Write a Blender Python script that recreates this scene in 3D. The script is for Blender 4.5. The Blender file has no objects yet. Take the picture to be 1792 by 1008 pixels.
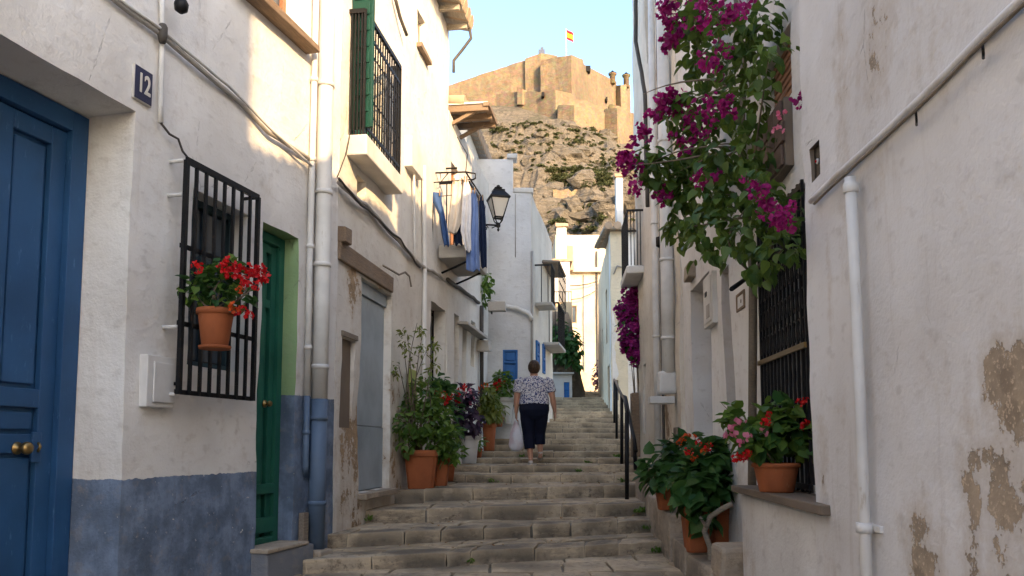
import bpy, bmesh, math, random
from mathutils import Vector, Matrix, noise

R = math.radians
random.seed(7)
SC = bpy.context.scene
COL = SC.collection

# ------------------------------------------------------------------ camera
F = 1400.0            # focal length in photo pixels (photo is 1792 wide)
PITCH = R(5.0)
CAM_Z = 1.1
HORIZON = 778.0       # photo row of the horizon
SHIFT = HORIZON - 504 - F * math.tan(PITCH)
cam_data = bpy.data.cameras.new('camera')
cam = bpy.data.objects.new('camera', cam_data)
COL.objects.link(cam)
cam.location = (0, 0, CAM_Z)
cam.rotation_euler = (R(90) + PITCH, 0, 0)
cam_data.sensor_width = 36
cam_data.lens = 36 * F / 1792
cam_data.shift_y = SHIFT / 1792
cam_data.clip_start = 0.05
cam_data.clip_end = 6000
SC.camera = cam

# ------------------------------------------------------------------ world, sun, exposure
SUN_DIR = Vector((0.46, -0.89, 0)).normalized()   # horizontal direction towards the sun
SUN_EL = R(20)
world = bpy.data.worlds.new('World')
SC.world = world
world.use_nodes = True
wn = world.node_tree
bg = wn.nodes['Background']
sky = wn.nodes.new('ShaderNodeTexSky')
sky.sky_type = 'NISHITA'
sky.sun_disc = False
sky.sun_elevation = SUN_EL
sky.sun_rotation = math.atan2(SUN_DIR.x, SUN_DIR.y)
sky.air_density = 1.0
sky.dust_density = 1.7
sky.ozone_density = 1.7
wn.links.new(sky.outputs[0], bg.inputs[0])
bg.inputs[1].default_value = 0.15
sun_data = bpy.data.lights.new('sun', 'SUN')
sun_data.energy = 2.5
sun_data.angle = R(0.6)
sun_data.color = (1.0, 0.67, 0.35)
sun = bpy.data.objects.new('sun', sun_data)
COL.objects.link(sun)
to_sun = Vector((SUN_DIR.x * math.cos(SUN_EL), SUN_DIR.y * math.cos(SUN_EL), math.sin(SUN_EL)))
sun.rotation_euler = to_sun.to_track_quat('Z', 'Y').to_euler()
SC.view_settings.view_transform = 'Standard'
SC.view_settings.look = 'None'
SC.view_settings.gamma = 1
SC.view_settings.exposure = 2.0
SC.render.engine = 'CYCLES'
SC.cycles.max_bounces = 6
SC.cycles.diffuse_bounces = 4
SC.cycles.transmission_bounces = 3
SC.cycles.glossy_bounces = 2
SC.cycles.use_denoising = True
SC.cycles.use_adaptive_sampling = True
SC.cycles.adaptive_threshold = 0.02

# ------------------------------------------------------------------ helpers
def ray(px, py):
    dx = (px - 896) / F
    dy = (504 - py + SHIFT) / F
    return Vector((dx, math.cos(PITCH) - dy * math.sin(PITCH), math.sin(PITCH) + dy * math.cos(PITCH)))

CP = Vector((0, 0, CAM_Z))

def at(px, py, Y):
    d = ray(px, py)
    return CP + d * (Y / d.y)

def at_z(px, py, z):
    d = ray(px, py)
    return CP + d * ((z - CAM_Z) / d.z)

def tag(o, label=None, cat=None, group=None, kind=None):
    if label: o['label'] = label
    if cat: o['category'] = cat
    if group: o['group'] = group
    if kind: o['kind'] = kind
    return o

def empty(name, loc=(0, 0, 0), rz=0.0):
    o = bpy.data.objects.new(name, None)
    COL.objects.link(o)
    o.location = loc
    o.rotation_euler = (0, 0, rz)
    o.empty_display_size = 0.1
    return o

def inst(name, me, parent, mtx):
    o = bpy.data.objects.new(name, me)
    COL.objects.link(o)
    o.parent = parent
    o.matrix_local = mtx
    return o

def perp(d):
    d = d.normalized()
    a = Vector((0, 0, 1)) if abs(d.z) < 0.9 else Vector((1, 0, 0))
    u = d.cross(a).normalized()
    return u, d.cross(u).normalized()

class MB:
    """collects faces; build() links them as one mesh object"""
    def __init__(s):
        s.v, s.f, s.m, s.s = [], [], [], []
    def face(s, idx, m=0, sm=False):
        s.f.append(idx); s.m.append(m); s.s.append(sm)
    def quad(s, a, b, c, d, m=0):
        k = len(s.v); s.v += [a, b, c, d]; s.face((k, k + 1, k + 2, k + 3), m); return s
    def box(s, a, b, m=0, jit=0.0):
        x0, y0, z0 = a; x1, y1, z1 = b
        k = len(s.v)
        for z in (z0, z1):
            for (x, y) in ((x0, y0), (x1, y0), (x1, y1), (x0, y1)):
                s.v.append((x + random.uniform(-jit, jit), y + random.uniform(-jit, jit), z + random.uniform(-jit, jit)))
        for q in ((3, 2, 1, 0), (4, 5, 6, 7), (0, 1, 5, 4), (1, 2, 6, 5), (2, 3, 7, 6), (3, 0, 4, 7)):
            s.face(tuple(k + i for i in q), m)
        return s
    def beam(s, p, q, w, h, m=0):
        """bar of rectangular section from p to q; w sideways, h along z-ish"""
        p, q = Vector(p), Vector(q)
        u, v = perp(q - p)
        k = len(s.v)
        for c in (p, q):
            for (a, b) in ((-1, -1), (1, -1), (1, 1), (-1, 1)):
                s.v.append(tuple(c + u * (a * w / 2) + v * (b * h / 2)))
        for f in ((3, 2, 1, 0), (4, 5, 6, 7), (0, 1, 5, 4), (1, 2, 6, 5), (2, 3, 7, 6), (3, 0, 4, 7)):
            s.face(tuple(k + i for i in f), m)
        return s
    def tube(s, pts, r, n=8, m=0, cap=True):
        pts = [Vector(p) for p in pts]
        rs = r if isinstance(r, (list, tuple)) else [r] * len(pts)
        k = len(s.v)
        u = None
        for i, p in enumerate(pts):
            d = (pts[min(i + 1, len(pts) - 1)] - pts[max(i - 1, 0)])
            if d.length < 1e-9: d = Vector((0, 0, 1))
            d.normalize()
            if u is None:
                u, w = perp(d)
            else:
                u = (u - d * u.dot(d))
                if u.length < 1e-6: u, w = perp(d)
                u.normalize(); w = d.cross(u)
            for j in range(n):
                a = 2 * math.pi * j / n
                s.v.append(tuple(p + (u * math.cos(a) + w * math.sin(a)) * rs[i]))
        for i in range(len(pts) - 1):
            for j in range(n):
                a, b = k + i * n + j, k + i * n + (j + 1) % n
                s.face((a, b, b + n, a + n), m, True)
        if cap:
            s.face(tuple(k + j for j in reversed(range(n))), m)
            e = k + (len(pts) - 1) * n
            s.face(tuple(e + j for j in range(n)), m)
        return s
    def lathe(s, prof, n=20, c=(0, 0, 0), m=0, sm=True, sq=None):
        """prof = [(r, z)]; sq: superellipse power for squarish pots"""
        k = len(s.v)
        for (r, z) in prof:
            for j in range(n):
                a = 2 * math.pi * j / n
                ca, sa = math.cos(a), math.sin(a)
                if sq:
                    g = (abs(ca) ** sq + abs(sa) ** sq) ** (-1 / sq)
                else:
                    g = 1
                s.v.append((c[0] + r * g * ca, c[1] + r * g * sa, c[2] + z))
        for i in range(len(prof) - 1):
            for j in range(n):
                a, b = k + i * n + j, k + i * n + (j + 1) % n
                s.face((a, b, b + n, a + n), m, sm and not sq)
        s.face(tuple(k + j for j in reversed(range(n))), m)
        e = k + (len(prof) - 1) * n
        s.face(tuple(e + j for j in range(n)), m)
        return s
    def prism(s, poly, y0, y1, m=0):
        """poly in (x, z), extruded along y"""
        k = len(s.v); n = len(poly)
        for y in (y0, y1):
            s.v += [(x, y, z) for (x, z) in poly]
        s.face(tuple(k + i for i in range(n)), m)
        s.face(tuple(k + n + i for i in reversed(range(n))), m)
        for i in range(n):
            j = (i + 1) % n
            s.face((k + j, k + i, k + n + i, k + n + j), m)
        return s
    def mesh(s, name, mats):
        me = bpy.data.meshes.new(name)
        me.from_pydata([tuple(v) for v in s.v], [], s.f)
        for mm in (mats if isinstance(mats, (list, tuple)) else [mats]):
            me.materials.append(mm)
        me.polygons.foreach_set('material_index', s.m)
        me.polygons.foreach_set('use_smooth', s.s)
        me.update()
        return me
    def build(s, name, mats, parent=None, bevel=0.0):
        o = bpy.data.objects.new(name, s.mesh(name, mats))
        COL.objects.link(o)
        if parent: o.parent = parent
        if bevel:
            md = o.modifiers.new('bevel', 'BEVEL'); md.width = bevel; md.segments = 2; md.limit_method = 'ANGLE'
        return o

# ------------------------------------------------------------------ materials
class NT:
    def __init__(s, name, rough=0.8):
        s.mat = bpy.data.materials.new(name); s.mat.use_nodes = True
        s.t = s.mat.node_tree; s.b = s.t.nodes['Principled BSDF']
        s.b.inputs['Roughness'].default_value = rough
        s.b.inputs['Specular IOR Level'].default_value = 0.3
        s.tc = s.t.nodes.new('ShaderNodeTexCoord')
    def n(s, t): return s.t.nodes.new(t)
    def l(s, a, b): s.t.links.new(a, b)
    def setin(s, sock, v):
        if isinstance(v, bpy.types.NodeSocket): s.l(v, sock)
        elif isinstance(v, (tuple, list)) and len(v) == 3 and sock.type == 'RGBA': sock.default_value = (*v, 1)
        else: sock.default_value = v
    def coords(s, scale=(1, 1, 1), loc=(0, 0, 0), which='Object'):
        m = s.n('ShaderNodeMapping'); s.l(s.tc.outputs[which], m.inputs[0])
        m.inputs['Scale'].default_value = scale; m.inputs['Location'].default_value = loc
        return m.outputs[0]
    def noise(s, scale=5, detail=4, rough=0.55, co=None, dist=0.0):
        t = s.n('ShaderNodeTexNoise'); t.inputs['Scale'].default_value = scale
        t.inputs['Detail'].default_value = detail; t.inputs['Roughness'].default_value = rough
        t.inputs['Distortion'].default_value = dist
        s.l(co if co is not None else s.tc.outputs['Object'], t.inputs['Vector'])
        return t.outputs[0]
    def vor(s, scale=5, feature='F1', co=None, out=0, rand=1.0):
        t = s.n('ShaderNodeTexVoronoi'); t.feature = feature; t.inputs['Scale'].default_value = scale
        t.inputs['Randomness'].default_value = rand
        s.l(co if co is not None else s.tc.outputs['Object'], t.inputs['Vector'])
        return t.outputs[out]
    def math(s, op, a, b=0.0, c=0.0, clamp=False):
        t = s.n('ShaderNodeMath'); t.operation = op; t.use_clamp = clamp
        s.setin(t.inputs[0], a); s.setin(t.inputs[1], b); s.setin(t.inputs[2], c)
        return t.outputs[0]
    def ramp(s, v, a, b, lo=0.0, hi=1.0):
        t = s.n('ShaderNodeMapRange'); t.interpolation_type = 'SMOOTHSTEP'
        s.setin(t.inputs[0], v)
        t.inputs[1].default_value = a; t.inputs[2].default_value = b
        t.inputs[3].default_value = lo; t.inputs[4].default_value = hi
        return t.outputs[0]
    def mix(s, f, a, b, mode='MIX'):
        t = s.n('ShaderNodeMix'); t.data_type = 'RGBA'; t.blend_type = mode
        s.setin(t.inputs[0], f); s.setin(t.inputs[6], a); s.setin(t.inputs[7], b)
        return t.outputs[2]
    def xyz(s):
        t = s.n('ShaderNodeSeparateXYZ'); s.l(s.tc.outputs['Object'], t.inputs[0]); return t.outputs
    def rnd(s):
        o = s.n('ShaderNodeObjectInfo'); g = s.n('ShaderNodeNewGeometry')
        return s.math('FRACT', s.math('ADD', o.outputs['Random'], g.outputs['Random Per Island']))
    def bump(s, h, strength=0.3, dist=0.01, prev=None):
        t = s.n('ShaderNodeBump'); t.inputs['Strength'].default_value = strength; t.inputs['Distance'].default_value = dist
        s.l(h, t.inputs['Height'])
        if prev is not None: s.l(prev, t.inputs['Normal'])
        return t.outputs[0]
    def done(s, col=None, nrm=None, rough=None):
        if col is not None: s.setin(s.b.inputs['Base Color'], col)
        if nrm is not None: s.l(nrm, s.b.inputs['Normal'])
        if rough is not None: s.setin(s.b.inputs['Roughness'], rough)
        return s.mat

def plaster(name, col, patches=(), dado=(), dado_col=(.1, .15, .24), peel=(.36, .26, .17), tint=(.60, .52, .42), bump=0.5, wear=0.5, streak=0.35):
    """limewashed plaster. patches: (x, z, rx, rz, amount) of fallen plaster; dado: (x0, x1, ztop) painted band"""
    t = NT(name, 0.88)
    big = t.noise(0.9, 3, 0.6)
    mid = t.noise(4.5, 4, 0.62)
    fine = t.noise(70, 2, 0.6)
    trow = t.noise(9, 3, 0.5, t.coords((1, 1, 1.6)))
    st = t.noise(2.2, 4, 0.7, t.coords((3.2, 3.2, 0.28)))
    X = t.xyz()
    dark = tuple(c * k for c, k in zip(col, (.82, .80, .78)))
    base = t.mix(t.ramp(big, 0.35, 0.7), col, dark)
    base = t.mix(t.math('MULTIPLY', t.ramp(mid, 0.52, 0.8), 0.4 * wear), base, tint)
    base = t.mix(t.math('MULTIPLY', t.ramp(st, 0.55, 0.82), streak), base, tuple(c * k for c, k in zip(tint, (.72, .7, .68))))
    dm = None
    for (x0, x1, zt) in dado:
        wob = t.math('ADD', X[2], t.math('MULTIPLY', t.math('SUBTRACT', t.noise(13, 3), 0.5), 0.035))
        a = t.math('MULTIPLY', t.math('GREATER_THAN', X[0], x0), t.math('LESS_THAN', X[0], x1))
        a = t.math('MULTIPLY', a, t.math('LESS_THAN', wob, zt))
        dm = a if dm is None else t.math('MAXIMUM', dm, a)
    if dm is not None:
        dc = t.mix(t.ramp(mid, 0.35, 0.7), tuple(c * 0.8 for c in dado_col), tuple(c * 1.5 + 0.02 for c in dado_col))
        dc = t.mix(t.ramp(st, 0.42, 0.75, 0.0, 0.5), dc, tuple(c * .6 + .03 for c in dado_col))
        dc = t.mix(t.math('MULTIPLY', t.ramp(fine, 0.6, 0.75), 0.35), dc, tuple(c * 0.5 for c in dado_col))
        dm = t.math('MULTIPLY', dm, t.ramp(t.noise(26, 5, 0.7), 0.66, 0.69, 1.0, 0.15))
        base = t.mix(dm, base, dc)
    reg = None
    for (x, z, rx, rz, amt) in patches:
        ax = t.math('DIVIDE', t.math('SUBTRACT', X[0], x), rx)
        az = t.math('DIVIDE', t.math('SUBTRACT', X[2], z), rz)
        dd = t.math('SQRT', t.math('ADD', t.math('MULTIPLY', ax, ax), t.math('MULTIPLY', az, az)))
        q = t.math('MULTIPLY', t.math('SUBTRACT', 1.0, dd, 0, True), amt)
        reg = q if reg is None else t.math('MAXIMUM', reg, q)
    pn = t.noise(2.6, 5, 0.62, t.coords((1.25, 1.25, 0.8)))
    if reg is not None:
        v = t.math('ADD', t.math('ADD', pn, reg), t.math('ADD', t.math('MULTIPLY', t.math('SUBTRACT', t.noise(11, 5, 0.7), 0.5), 0.5), t.math('MULTIPLY', t.math('SUBTRACT', fine, 0.5), 0.14)))
        halo = t.ramp(v, 0.56, 0.82)
        pm = t.ramp(v, 0.80, 0.825)
        base = t.mix(t.math('MULTIPLY', halo, 0.45), base, tuple((a + b) / 2 for a, b in zip(tint, peel)))
    else:
        pm = t.ramp(pn, 0.76, 0.77)
    pc = t.mix(t.ramp(t.noise(7, 3, 0.65), 0.3, 0.7), peel, tuple(c * 0.6 + 0.02 for c in peel))
    pc = t.mix(t.ramp(t.vor(9, 'F1'), 0.30, 0.42, 0.6, 0.0), pc, tuple(c * 0.55 for c in peel))
    pc = t.mix(t.ramp(fine, 0.55, 0.7), pc, tuple(c * 1.35 for c in peel))
    base = t.mix(pm, base, pc)
    # fine cracks
    cr = t.vor(1.3, 'DISTANCE_TO_EDGE', t.coords((1, 1, 0.55)))
    wv = t.math('ADD', cr, t.math('MULTIPLY', t.math('SUBTRACT', trow, 0.5), 0.05))
    ck = t.math('MULTIPLY', t.ramp(t.math('ABSOLUTE', wv), 0.0005, 0.0025, 1.0, 0.0), t.ramp(big, 0.52, 0.6))
    base = t.mix(t.math('MULTIPLY', ck, 0.4), base, (.13, .1, .08))
    h = t.math('ADD', t.math('MULTIPLY', trow, 0.4), t.math('MULTIPLY', mid, 0.6))
    h = t.math('ADD', h, t.math('MULTIPLY', fine, 0.16))
    h = t.math('SUBTRACT', h, t.math('MULTIPLY', pm, 1.1))
    h = t.math('SUBTRACT', h, t.math('MULTIPLY', ck, 0.4))
    base = t.mix(t.math('MULTIPLY', t.ramp(trow, 0.56, 0.72), 0.22), base, tuple(c * 0.55 for c in tint))
    return t.done(base, t.bump(h, min(1.0, bump * 1.3), 0.03))

def paint(name, col, rough=0.5, wear=0.35, wear_col=None, scale=1.0, spec=0.3):
    t = NT(name, rough); t.b.inputs['Specular IOR Level'].default_value = spec
    a = t.noise(2.2 * scale, 5); b = t.noise(30 * scale, 5, 0.7, t.coords((1, 1, .25)))
    c = t.mix(t.ramp(a, 0.3, 0.72), col, tuple(v * 0.72 for v in col))
    c = t.mix(t.math('MULTIPLY', t.ramp(b, 0.6, 0.74), wear), c, wear_col or tuple(v * 0.5 + 0.05 for v in col))
    return t.done(c, t.bump(t.math('ADD', b, t.math('MULTIPLY', a, 0.4)), 0.22, 0.006))

def wood(name, col, rough=0.75):
    t = NT(name, rough)
    g = t.noise(6, 6, 0.65, t.coords((1.2, 14, 14)), 1.2)
    c = t.mix(t.ramp(g, 0.3, 0.7), col, tuple(v * 0.45 for v in col))
    c = t.mix(t.math('MULTIPLY', t.noise(3, 4), 0.4), c, (.33, .30, .26))
    return t.done(c, t.bump(g, 0.5, 0.01))

def metal(name, col, rough=0.45, met=0.7, rust=0.25):
    t = NT(name, rough); t.b.inputs['Metallic'].default_value = met
    a = t.noise(35, 5, 0.7)
    c = t.mix(t.math('MULTIPLY', t.ramp(a, 0.58, 0.72), rust), col, (.16, .075, .035))
    return t.done(c, t.bump(a, 0.25, 0.004))

def stone(name, cols, scale=1.0, bump=0.95):
    t = NT(name, 0.82)
    r = t.rnd()
    w = t.noise(3.2 * scale, 6, 0.65, None, 0.4); f = t.noise(17 * scale, 6, 0.75)
    lay = t.noise(5 * scale, 5, 0.7, t.coords((1, 1, 5)))
    c = t.mix(r, cols[0], cols[1])
    c = t.mix(t.ramp(w, 0.38, 0.68), c, cols[2])
    c = t.mix(t.math('MULTIPLY', t.ramp(lay, 0.48, 0.62), 0.7), c, cols[3])
    c = t.mix(t.math('MULTIPLY', t.ramp(f, 0.50, 0.66), 0.8), c, tuple(v * 0.36 for v in cols[0]))
    g = t.n('ShaderNodeNewGeometry')
    c = t.mix(t.ramp(t.noise(1.4 * scale, 4, .6), 0.45, 0.58, 0.0, 0.8), c, tuple(v * 0.45 for v in cols[2]))
    c = t.mix(t.ramp(g.outputs['Pointiness'], 0.51, 0.60, 0.0, 0.55), c, tuple(min(1, v * 1.25) for v in cols[3]))
    h = t.math('ADD', t.math('MULTIPLY', w, 0.8), t.math('MULTIPLY', f, 0.35))
    h = t.math('ADD', h, t.math('MULTIPLY', lay, 0.4))
    return t.done(c, t.bump(h, bump, 0.03))

def leaf_mat(name, c0, c1, trans=0.35, rough=0.42):
    t = NT(name, rough)
    r = t.rnd()
    c = t.mix(r, c0, c1)
    v = t.noise(14, 3)
    c = t.mix(t.math('MULTIPLY', t.ramp(v, 0.45, 0.7), 0.4), c, tuple(x * 0.6 for x in c0))
    t.done(c)
    tr = t.n('ShaderNodeBsdfTranslucent'); t.setin(tr.inputs[0], t.mix(0.5, c, tuple(min(1, x * 1.6) for x in c1)))
    ms = t.n('ShaderNodeMixShader'); ms.inputs[0].default_value = trans
    out = [n for n in t.t.nodes if n.type == 'OUTPUT_MATERIAL'][0]
    t.l(t.b.outputs[0], ms.inputs[1]); t.l(tr.outputs[0], ms.inputs[2]); t.l(ms.outputs[0], out.inputs[0])
    return t.mat

def fabric(name, col, rough=0.9, fold=0.25):
    t = NT(name, rough); t.b.inputs['Specular IOR Level'].default_value = 0.1
    a = t.noise(6, 3); b = t.noise(160, 2)
    c = t.mix(t.ramp(a, 0.3, 0.7), col, tuple(v * 0.82 for v in col))
    return t.done(c, t.bump(t.math('ADD', t.math('MULTIPLY', a, fold), t.math('MULTIPLY', b, .05)), 0.4, 0.02))

def glass(name, col=(.03, .04, .05), rough=0.12):
    t = NT(name, rough); t.b.inputs['Specular IOR Level'].default_value = 0.6
    return t.done(t.mix(t.noise(3, 3), col, tuple(c * 2 for c in col)))

M = {}
M['blue_door'] = paint('blue_door_paint', (.024, .085, .205), 0.5, 0.75, (.085, .18, .32))
M['blue_shut'] = paint('blue_shutter_paint', (.018, .14, .42), 0.5, 0.35)
M['green_door'] = paint('green_door_paint', (.02, .135, .088), 0.5, 0.6)
M['green_reveal'] = paint('green_wall_paint', (.17, .36, .13), 0.85, 0.3)
M['white_paint'] = paint('white_paint', (.70, .68, .64), 0.6, 0.4, (.4, .36, .3))
M['pipe'] = paint('pipe_paint', (.72, .70, .66), 0.5, 0.7, (.42, .36, .28))
M['pipe_blue'] = paint('blue_pipe_paint', (.12, .175, .26), 0.5, 0.3)
M['grey_metal'] = paint('grey_blue_sheet', (.36, .42, .46), 0.5, 0.6, (.22, .2, .18))
M['iron'] = metal('black_iron', (.012, .012, .013), 0.5, 0.4, 0.3)
M['wood'] = wood('old_timber', (.26, .16, .085))
M['wood_grey'] = wood('weathered_timber', (.27, .21, .15))
M['wood_pale'] = wood('pale_timber', (.52, .44, .34))
M['wood_orange'] = wood('varnished_timber', (.42, .15, .045), 0.5)
M['brown_panel'] = paint('brown_board', (.20, .155, .115), 0.8, 0.5)
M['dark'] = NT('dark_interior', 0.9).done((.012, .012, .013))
M['glass'] = glass('window_glass')
M['brass'] = metal('aged_brass', (.30, .20, .08), 0.35, 0.9, 0.2)
M['cable'] = paint('cable_grey', (.42, .39, .35), 0.7, 0.5)
M['cable_dark'] = paint('cable_dark', (.08, .07, .06), 0.7, 0.3)
M['terracotta'] = paint('terracotta', (.34, .10, .035), 0.85, 0.35, (.42, .22, .12), 2.0)
M['pot_pale'] = paint('pale_pot', (.62, .60, .56), 0.7, 0.4)
M['soil'] = NT('soil', 1.0).done((.03, .02, .013))
M['stem'] = wood('plant_stem', (.16, .11, .06))
M['bark'] = wood('pale_bark', (.30, .24, .17))
M['tile'] = paint('roof_tile', (.46, .33, .22), 0.85, 0.5, (.30, .22, .15), 2.0)
M['concrete'] = plaster('concrete', (.50, .48, .44), bump=0.4)
M['step'] = stone('step_stone', ((.22, .172, .12), (.53, .43, .31), (.28, .225, .162), (.55, .43, .28)))
M['mortar'] = stone('mortar', ((.20, .175, .14), (.22, .19, .15), (.16, .14, .12), (.24, .2, .15)))
M['block'] = stone('rubble_stone', ((.30, .25, .195), (.40, .335, .26), (.24, .205, .165), (.42, .335, .24)))
M['lf_boug'] = leaf_mat('bougainvillea_leaf', (.035, .085, .02), (.12, .18, .03))
M['lf_dark'] = leaf_mat('dark_leaf', (.025, .08, .02), (.07, .15, .035))
M['lf_mid'] = leaf_mat('mid_leaf', (.055, .13, .022), (.15, .235, .04))
M['lf_yel'] = leaf_mat('yellow_green_leaf', (.09, .14, .02), (.20, .21, .04))
M['lf_purple'] = leaf_mat('purple_leaf', (.035, .02, .04), (.10, .06, .10))
M['lf_scrub'] = leaf_mat('scrub_leaf', (.045, .06, .022), (.10, .105, .04), 0.2, 0.8)
M['fl_mag'] = leaf_mat('magenta_bract', (.22, .006, .10), (.42, .018, .19), 0.4, 0.6)
M['fl_red'] = leaf_mat('red_petal', (.50, .006, .012), (.70, .02, .02), 0.3, 0.5)
M['fl_orange'] = leaf_mat('orange_petal', (.62, .06, .012), (.75, .12, .02), 0.3, 0.5)
M['fl_pink'] = leaf_mat('pink_petal', (.62, .10, .22), (.75, .30, .38), 0.4, 0.5)
M['fl_purple'] = leaf_mat('purple_bract', (.24, .012, .16), (.42, .035, .27), 0.4, 0.6)

# ------------------------------------------------------------------ houses
class House:
    """root frame: x along the facade (left to right as one faces it), y into the building, z up"""
    def __init__(s, name, p0, p1, label, cat='house', group=None):
        s.p0, s.p1 = Vector((*p0, 0)), Vector((*p1, 0))
        d = s.p1 - s.p0
        s.w = d.length
        s.u = d.normalized()
        s.n = Vector((-s.u.y, s.u.x, 0))       # into the building
        s.root = empty(name, s.p0, math.atan2(s.u.y, s.u.x))
        tag(s.root, label, cat, group)
    def L(s, px, py, off=0.0):
        """photo pixel -> (x, z) on the facade plane moved out by off"""
        d = ray(px, py)
        o = s.p0 - s.n * off
        t = (o - CP).dot(s.n) / d.dot(s.n)
        q = CP + d * t
        return (q - s.p0).dot(s.u), q.z
    def rect(s, xl, xr, yt_l, yb_l, off=0.0):
        """rectangle by left edge (xl, top row, bottom row) and right column xr"""
        x0, zt = s.L(xl, yt_l, off); _, zb = s.L(xl, yb_l, off); x1, _ = s.L(xr, yt_l, off)
        return x0, x1, zb, zt
    def pt(s, px, py, off=0.0):
        x, z = s.L(px, py, off)
        return Vector((x, -off, z))
    def W(s, x, y, z):
        return s.p0 + s.u * x + s.n * y + Vector((0, 0, z))
    def wall(s, w, d, z0, z1, openings, mats, cell=0.14, amp=0.012, name='wall', parent=None, top=None):
        return wall_shell(name, parent or s.root, w, d, z0, z1, openings, mats, cell, amp, top)

def subdiv(marks, cell):
    marks = sorted(set(round(m, 5) for m in marks))
    out = []
    for a, b in zip(marks, marks[1:]):
        n = max(1, int(round((b - a) / cell)))
        out += [a + (b - a) * i / n for i in range(n)]
    return out + [marks[-1]]

def wall_shell(name, parent, w, d, z0, z1, openings, mats, cell=0.14, amp=0.012, top=None):
    """solid block of w x d x (z0..z1) whose front (y=0) has recessed openings (x0, x1, zb, zt, depth, reveal material index)"""
    mb = MB()
    sx = random.uniform(0, 99)
    xs = subdiv([0, w] + [v for o in openings for v in o[:2] if 0 < v < w], cell)
    zs = subdiv([z0, z1] + [v for o in openings for v in o[2:4] if z0 < v < z1], cell)
    def D(x, z, k=1.0):
        p = Vector((x * 1.1 + sx, z * 1.1, 0)); q = Vector((x * 5 + sx, z * 5, 3))
        a = noise.noise(p) * amp * 1.6 + noise.noise(q) * amp * 0.55
        b = noise.noise(q + Vector((9, 0, 0))) * amp * 0.5
        c = noise.noise(q + Vector((0, 9, 0))) * amp * 0.5
        return (x + b * k, a * k, z + c * k)
    idx = {}
    def vid(i, j):
        if (i, j) not in idx:
            idx[(i, j)] = len(mb.v); mb.v.append(D(xs[i], zs[j]))
        return idx[(i, j)]
    def hole(x, z):
        for o in openings:
            if o[0] < x < o[1] and o[2] < z < o[3]: return True
        return False
    for i in range(len(xs) - 1):
        for j in range(len(zs) - 1):
            if not hole((xs[i] + xs[i + 1]) / 2, (zs[j] + zs[j + 1]) / 2):
                mb.face((vid(i, j), vid(i + 1, j), vid(i + 1, j + 1), vid(i, j + 1)), 0, True)
    for o in openings:
        x0, x1, zb, zt, dep = o[:5]; mi = o[5] if len(o) > 5 else 0
        ex = [x for x in xs if x0 - 1e-4 <= x <= x1 + 1e-4]
        ez = [z for z in zs if zb - 1e-4 <= z <= zt + 1e-4]
        dp = dep + 0.12
        def strip(pts, flip):
            k = len(mb.v)
            for (x, z) in pts:
                f = D(x, z); mb.v.append(f)
                g = D(x, z, 0.8); mb.v.append((g[0], dp * 0.5, g[2]))
                mb.v.append((x, dp, z))
            for a in range(len(pts) - 1):
                for b in range(2):
                    q = (k + a * 3 + b, k + (a + 1) * 3 + b, k + (a + 1) * 3 + b + 1, k + a * 3 + b + 1)
                    mb.face(q if flip else q[::-1], mi, True)
        strip([(x0, z) for z in ez], False)
        strip([(x1, z) for z in ez], True)
        strip([(x, zb) for x in ex], True)
        strip([(x, zt) for x in ex], False)
        mb.quad((x0, dp, zb), (x1, dp, zb), (x1, dp, zt), (x0, dp, zt), mi)
    # sides, back, top
    k = len(mb.v)
    n = len(zs)
    for i, x in ((0, 0), (len(xs) - 1, w)):
        c = len(mb.v)
        for z in zs:
            mb.v.append(D(x, z)); mb.v.append((x, d * 0.5, z)); mb.v.append((x, d, z))
        for a in range(n - 1):
            for b in range(2):
                q = (c + a * 3 + b, c + a * 3 + b + 1, c + (a + 1) * 3 + b + 1, c + (a + 1) * 3 + b)
                mb.face(q[::-1] if i == 0 else q, 0)
    c = len(mb.v)
    for x in xs:
        mb.v.append(D(x, z1)); mb.v.append((x, d, z1))
    for a in range(len(xs) - 1):
        mb.face((c + a * 2, c + a * 2 + 2, c + a * 2 + 3, c + a * 2 + 1), 0)
    mb.quad((w, d, z0), (0, d, z0), (0, d, z1), (w, d, z1), 0)
    return mb.build(name, mats, parent)

def fbox(parent, name, x0, x1, z0, z1, y0, y1, mat, bevel=0.006, jit=0.0):
    return MB().box((min(x0, x1), min(y0, y1), min(z0, z1)), (max(x0, x1), max(y0, y1), max(z0, z1)), 0, jit).build(name, mat, parent, bevel)

def frame(parent, x0, x1, z0, z1, y, t, mat, dep=0.05, name='frame'):
    mb = MB()
    mb.box((x0, y - dep, z0), (x0 + t, y, z1)); mb.box((x1 - t, y - dep, z0), (x1, y, z1))
    mb.box((x0 + t, y - dep, z1 - t), (x1 - t, y, z1)); mb.box((x0 + t, y - dep, z0), (x1 - t, y, z0 + t))
    return mb.build(name, mat, parent, 0.004)

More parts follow.
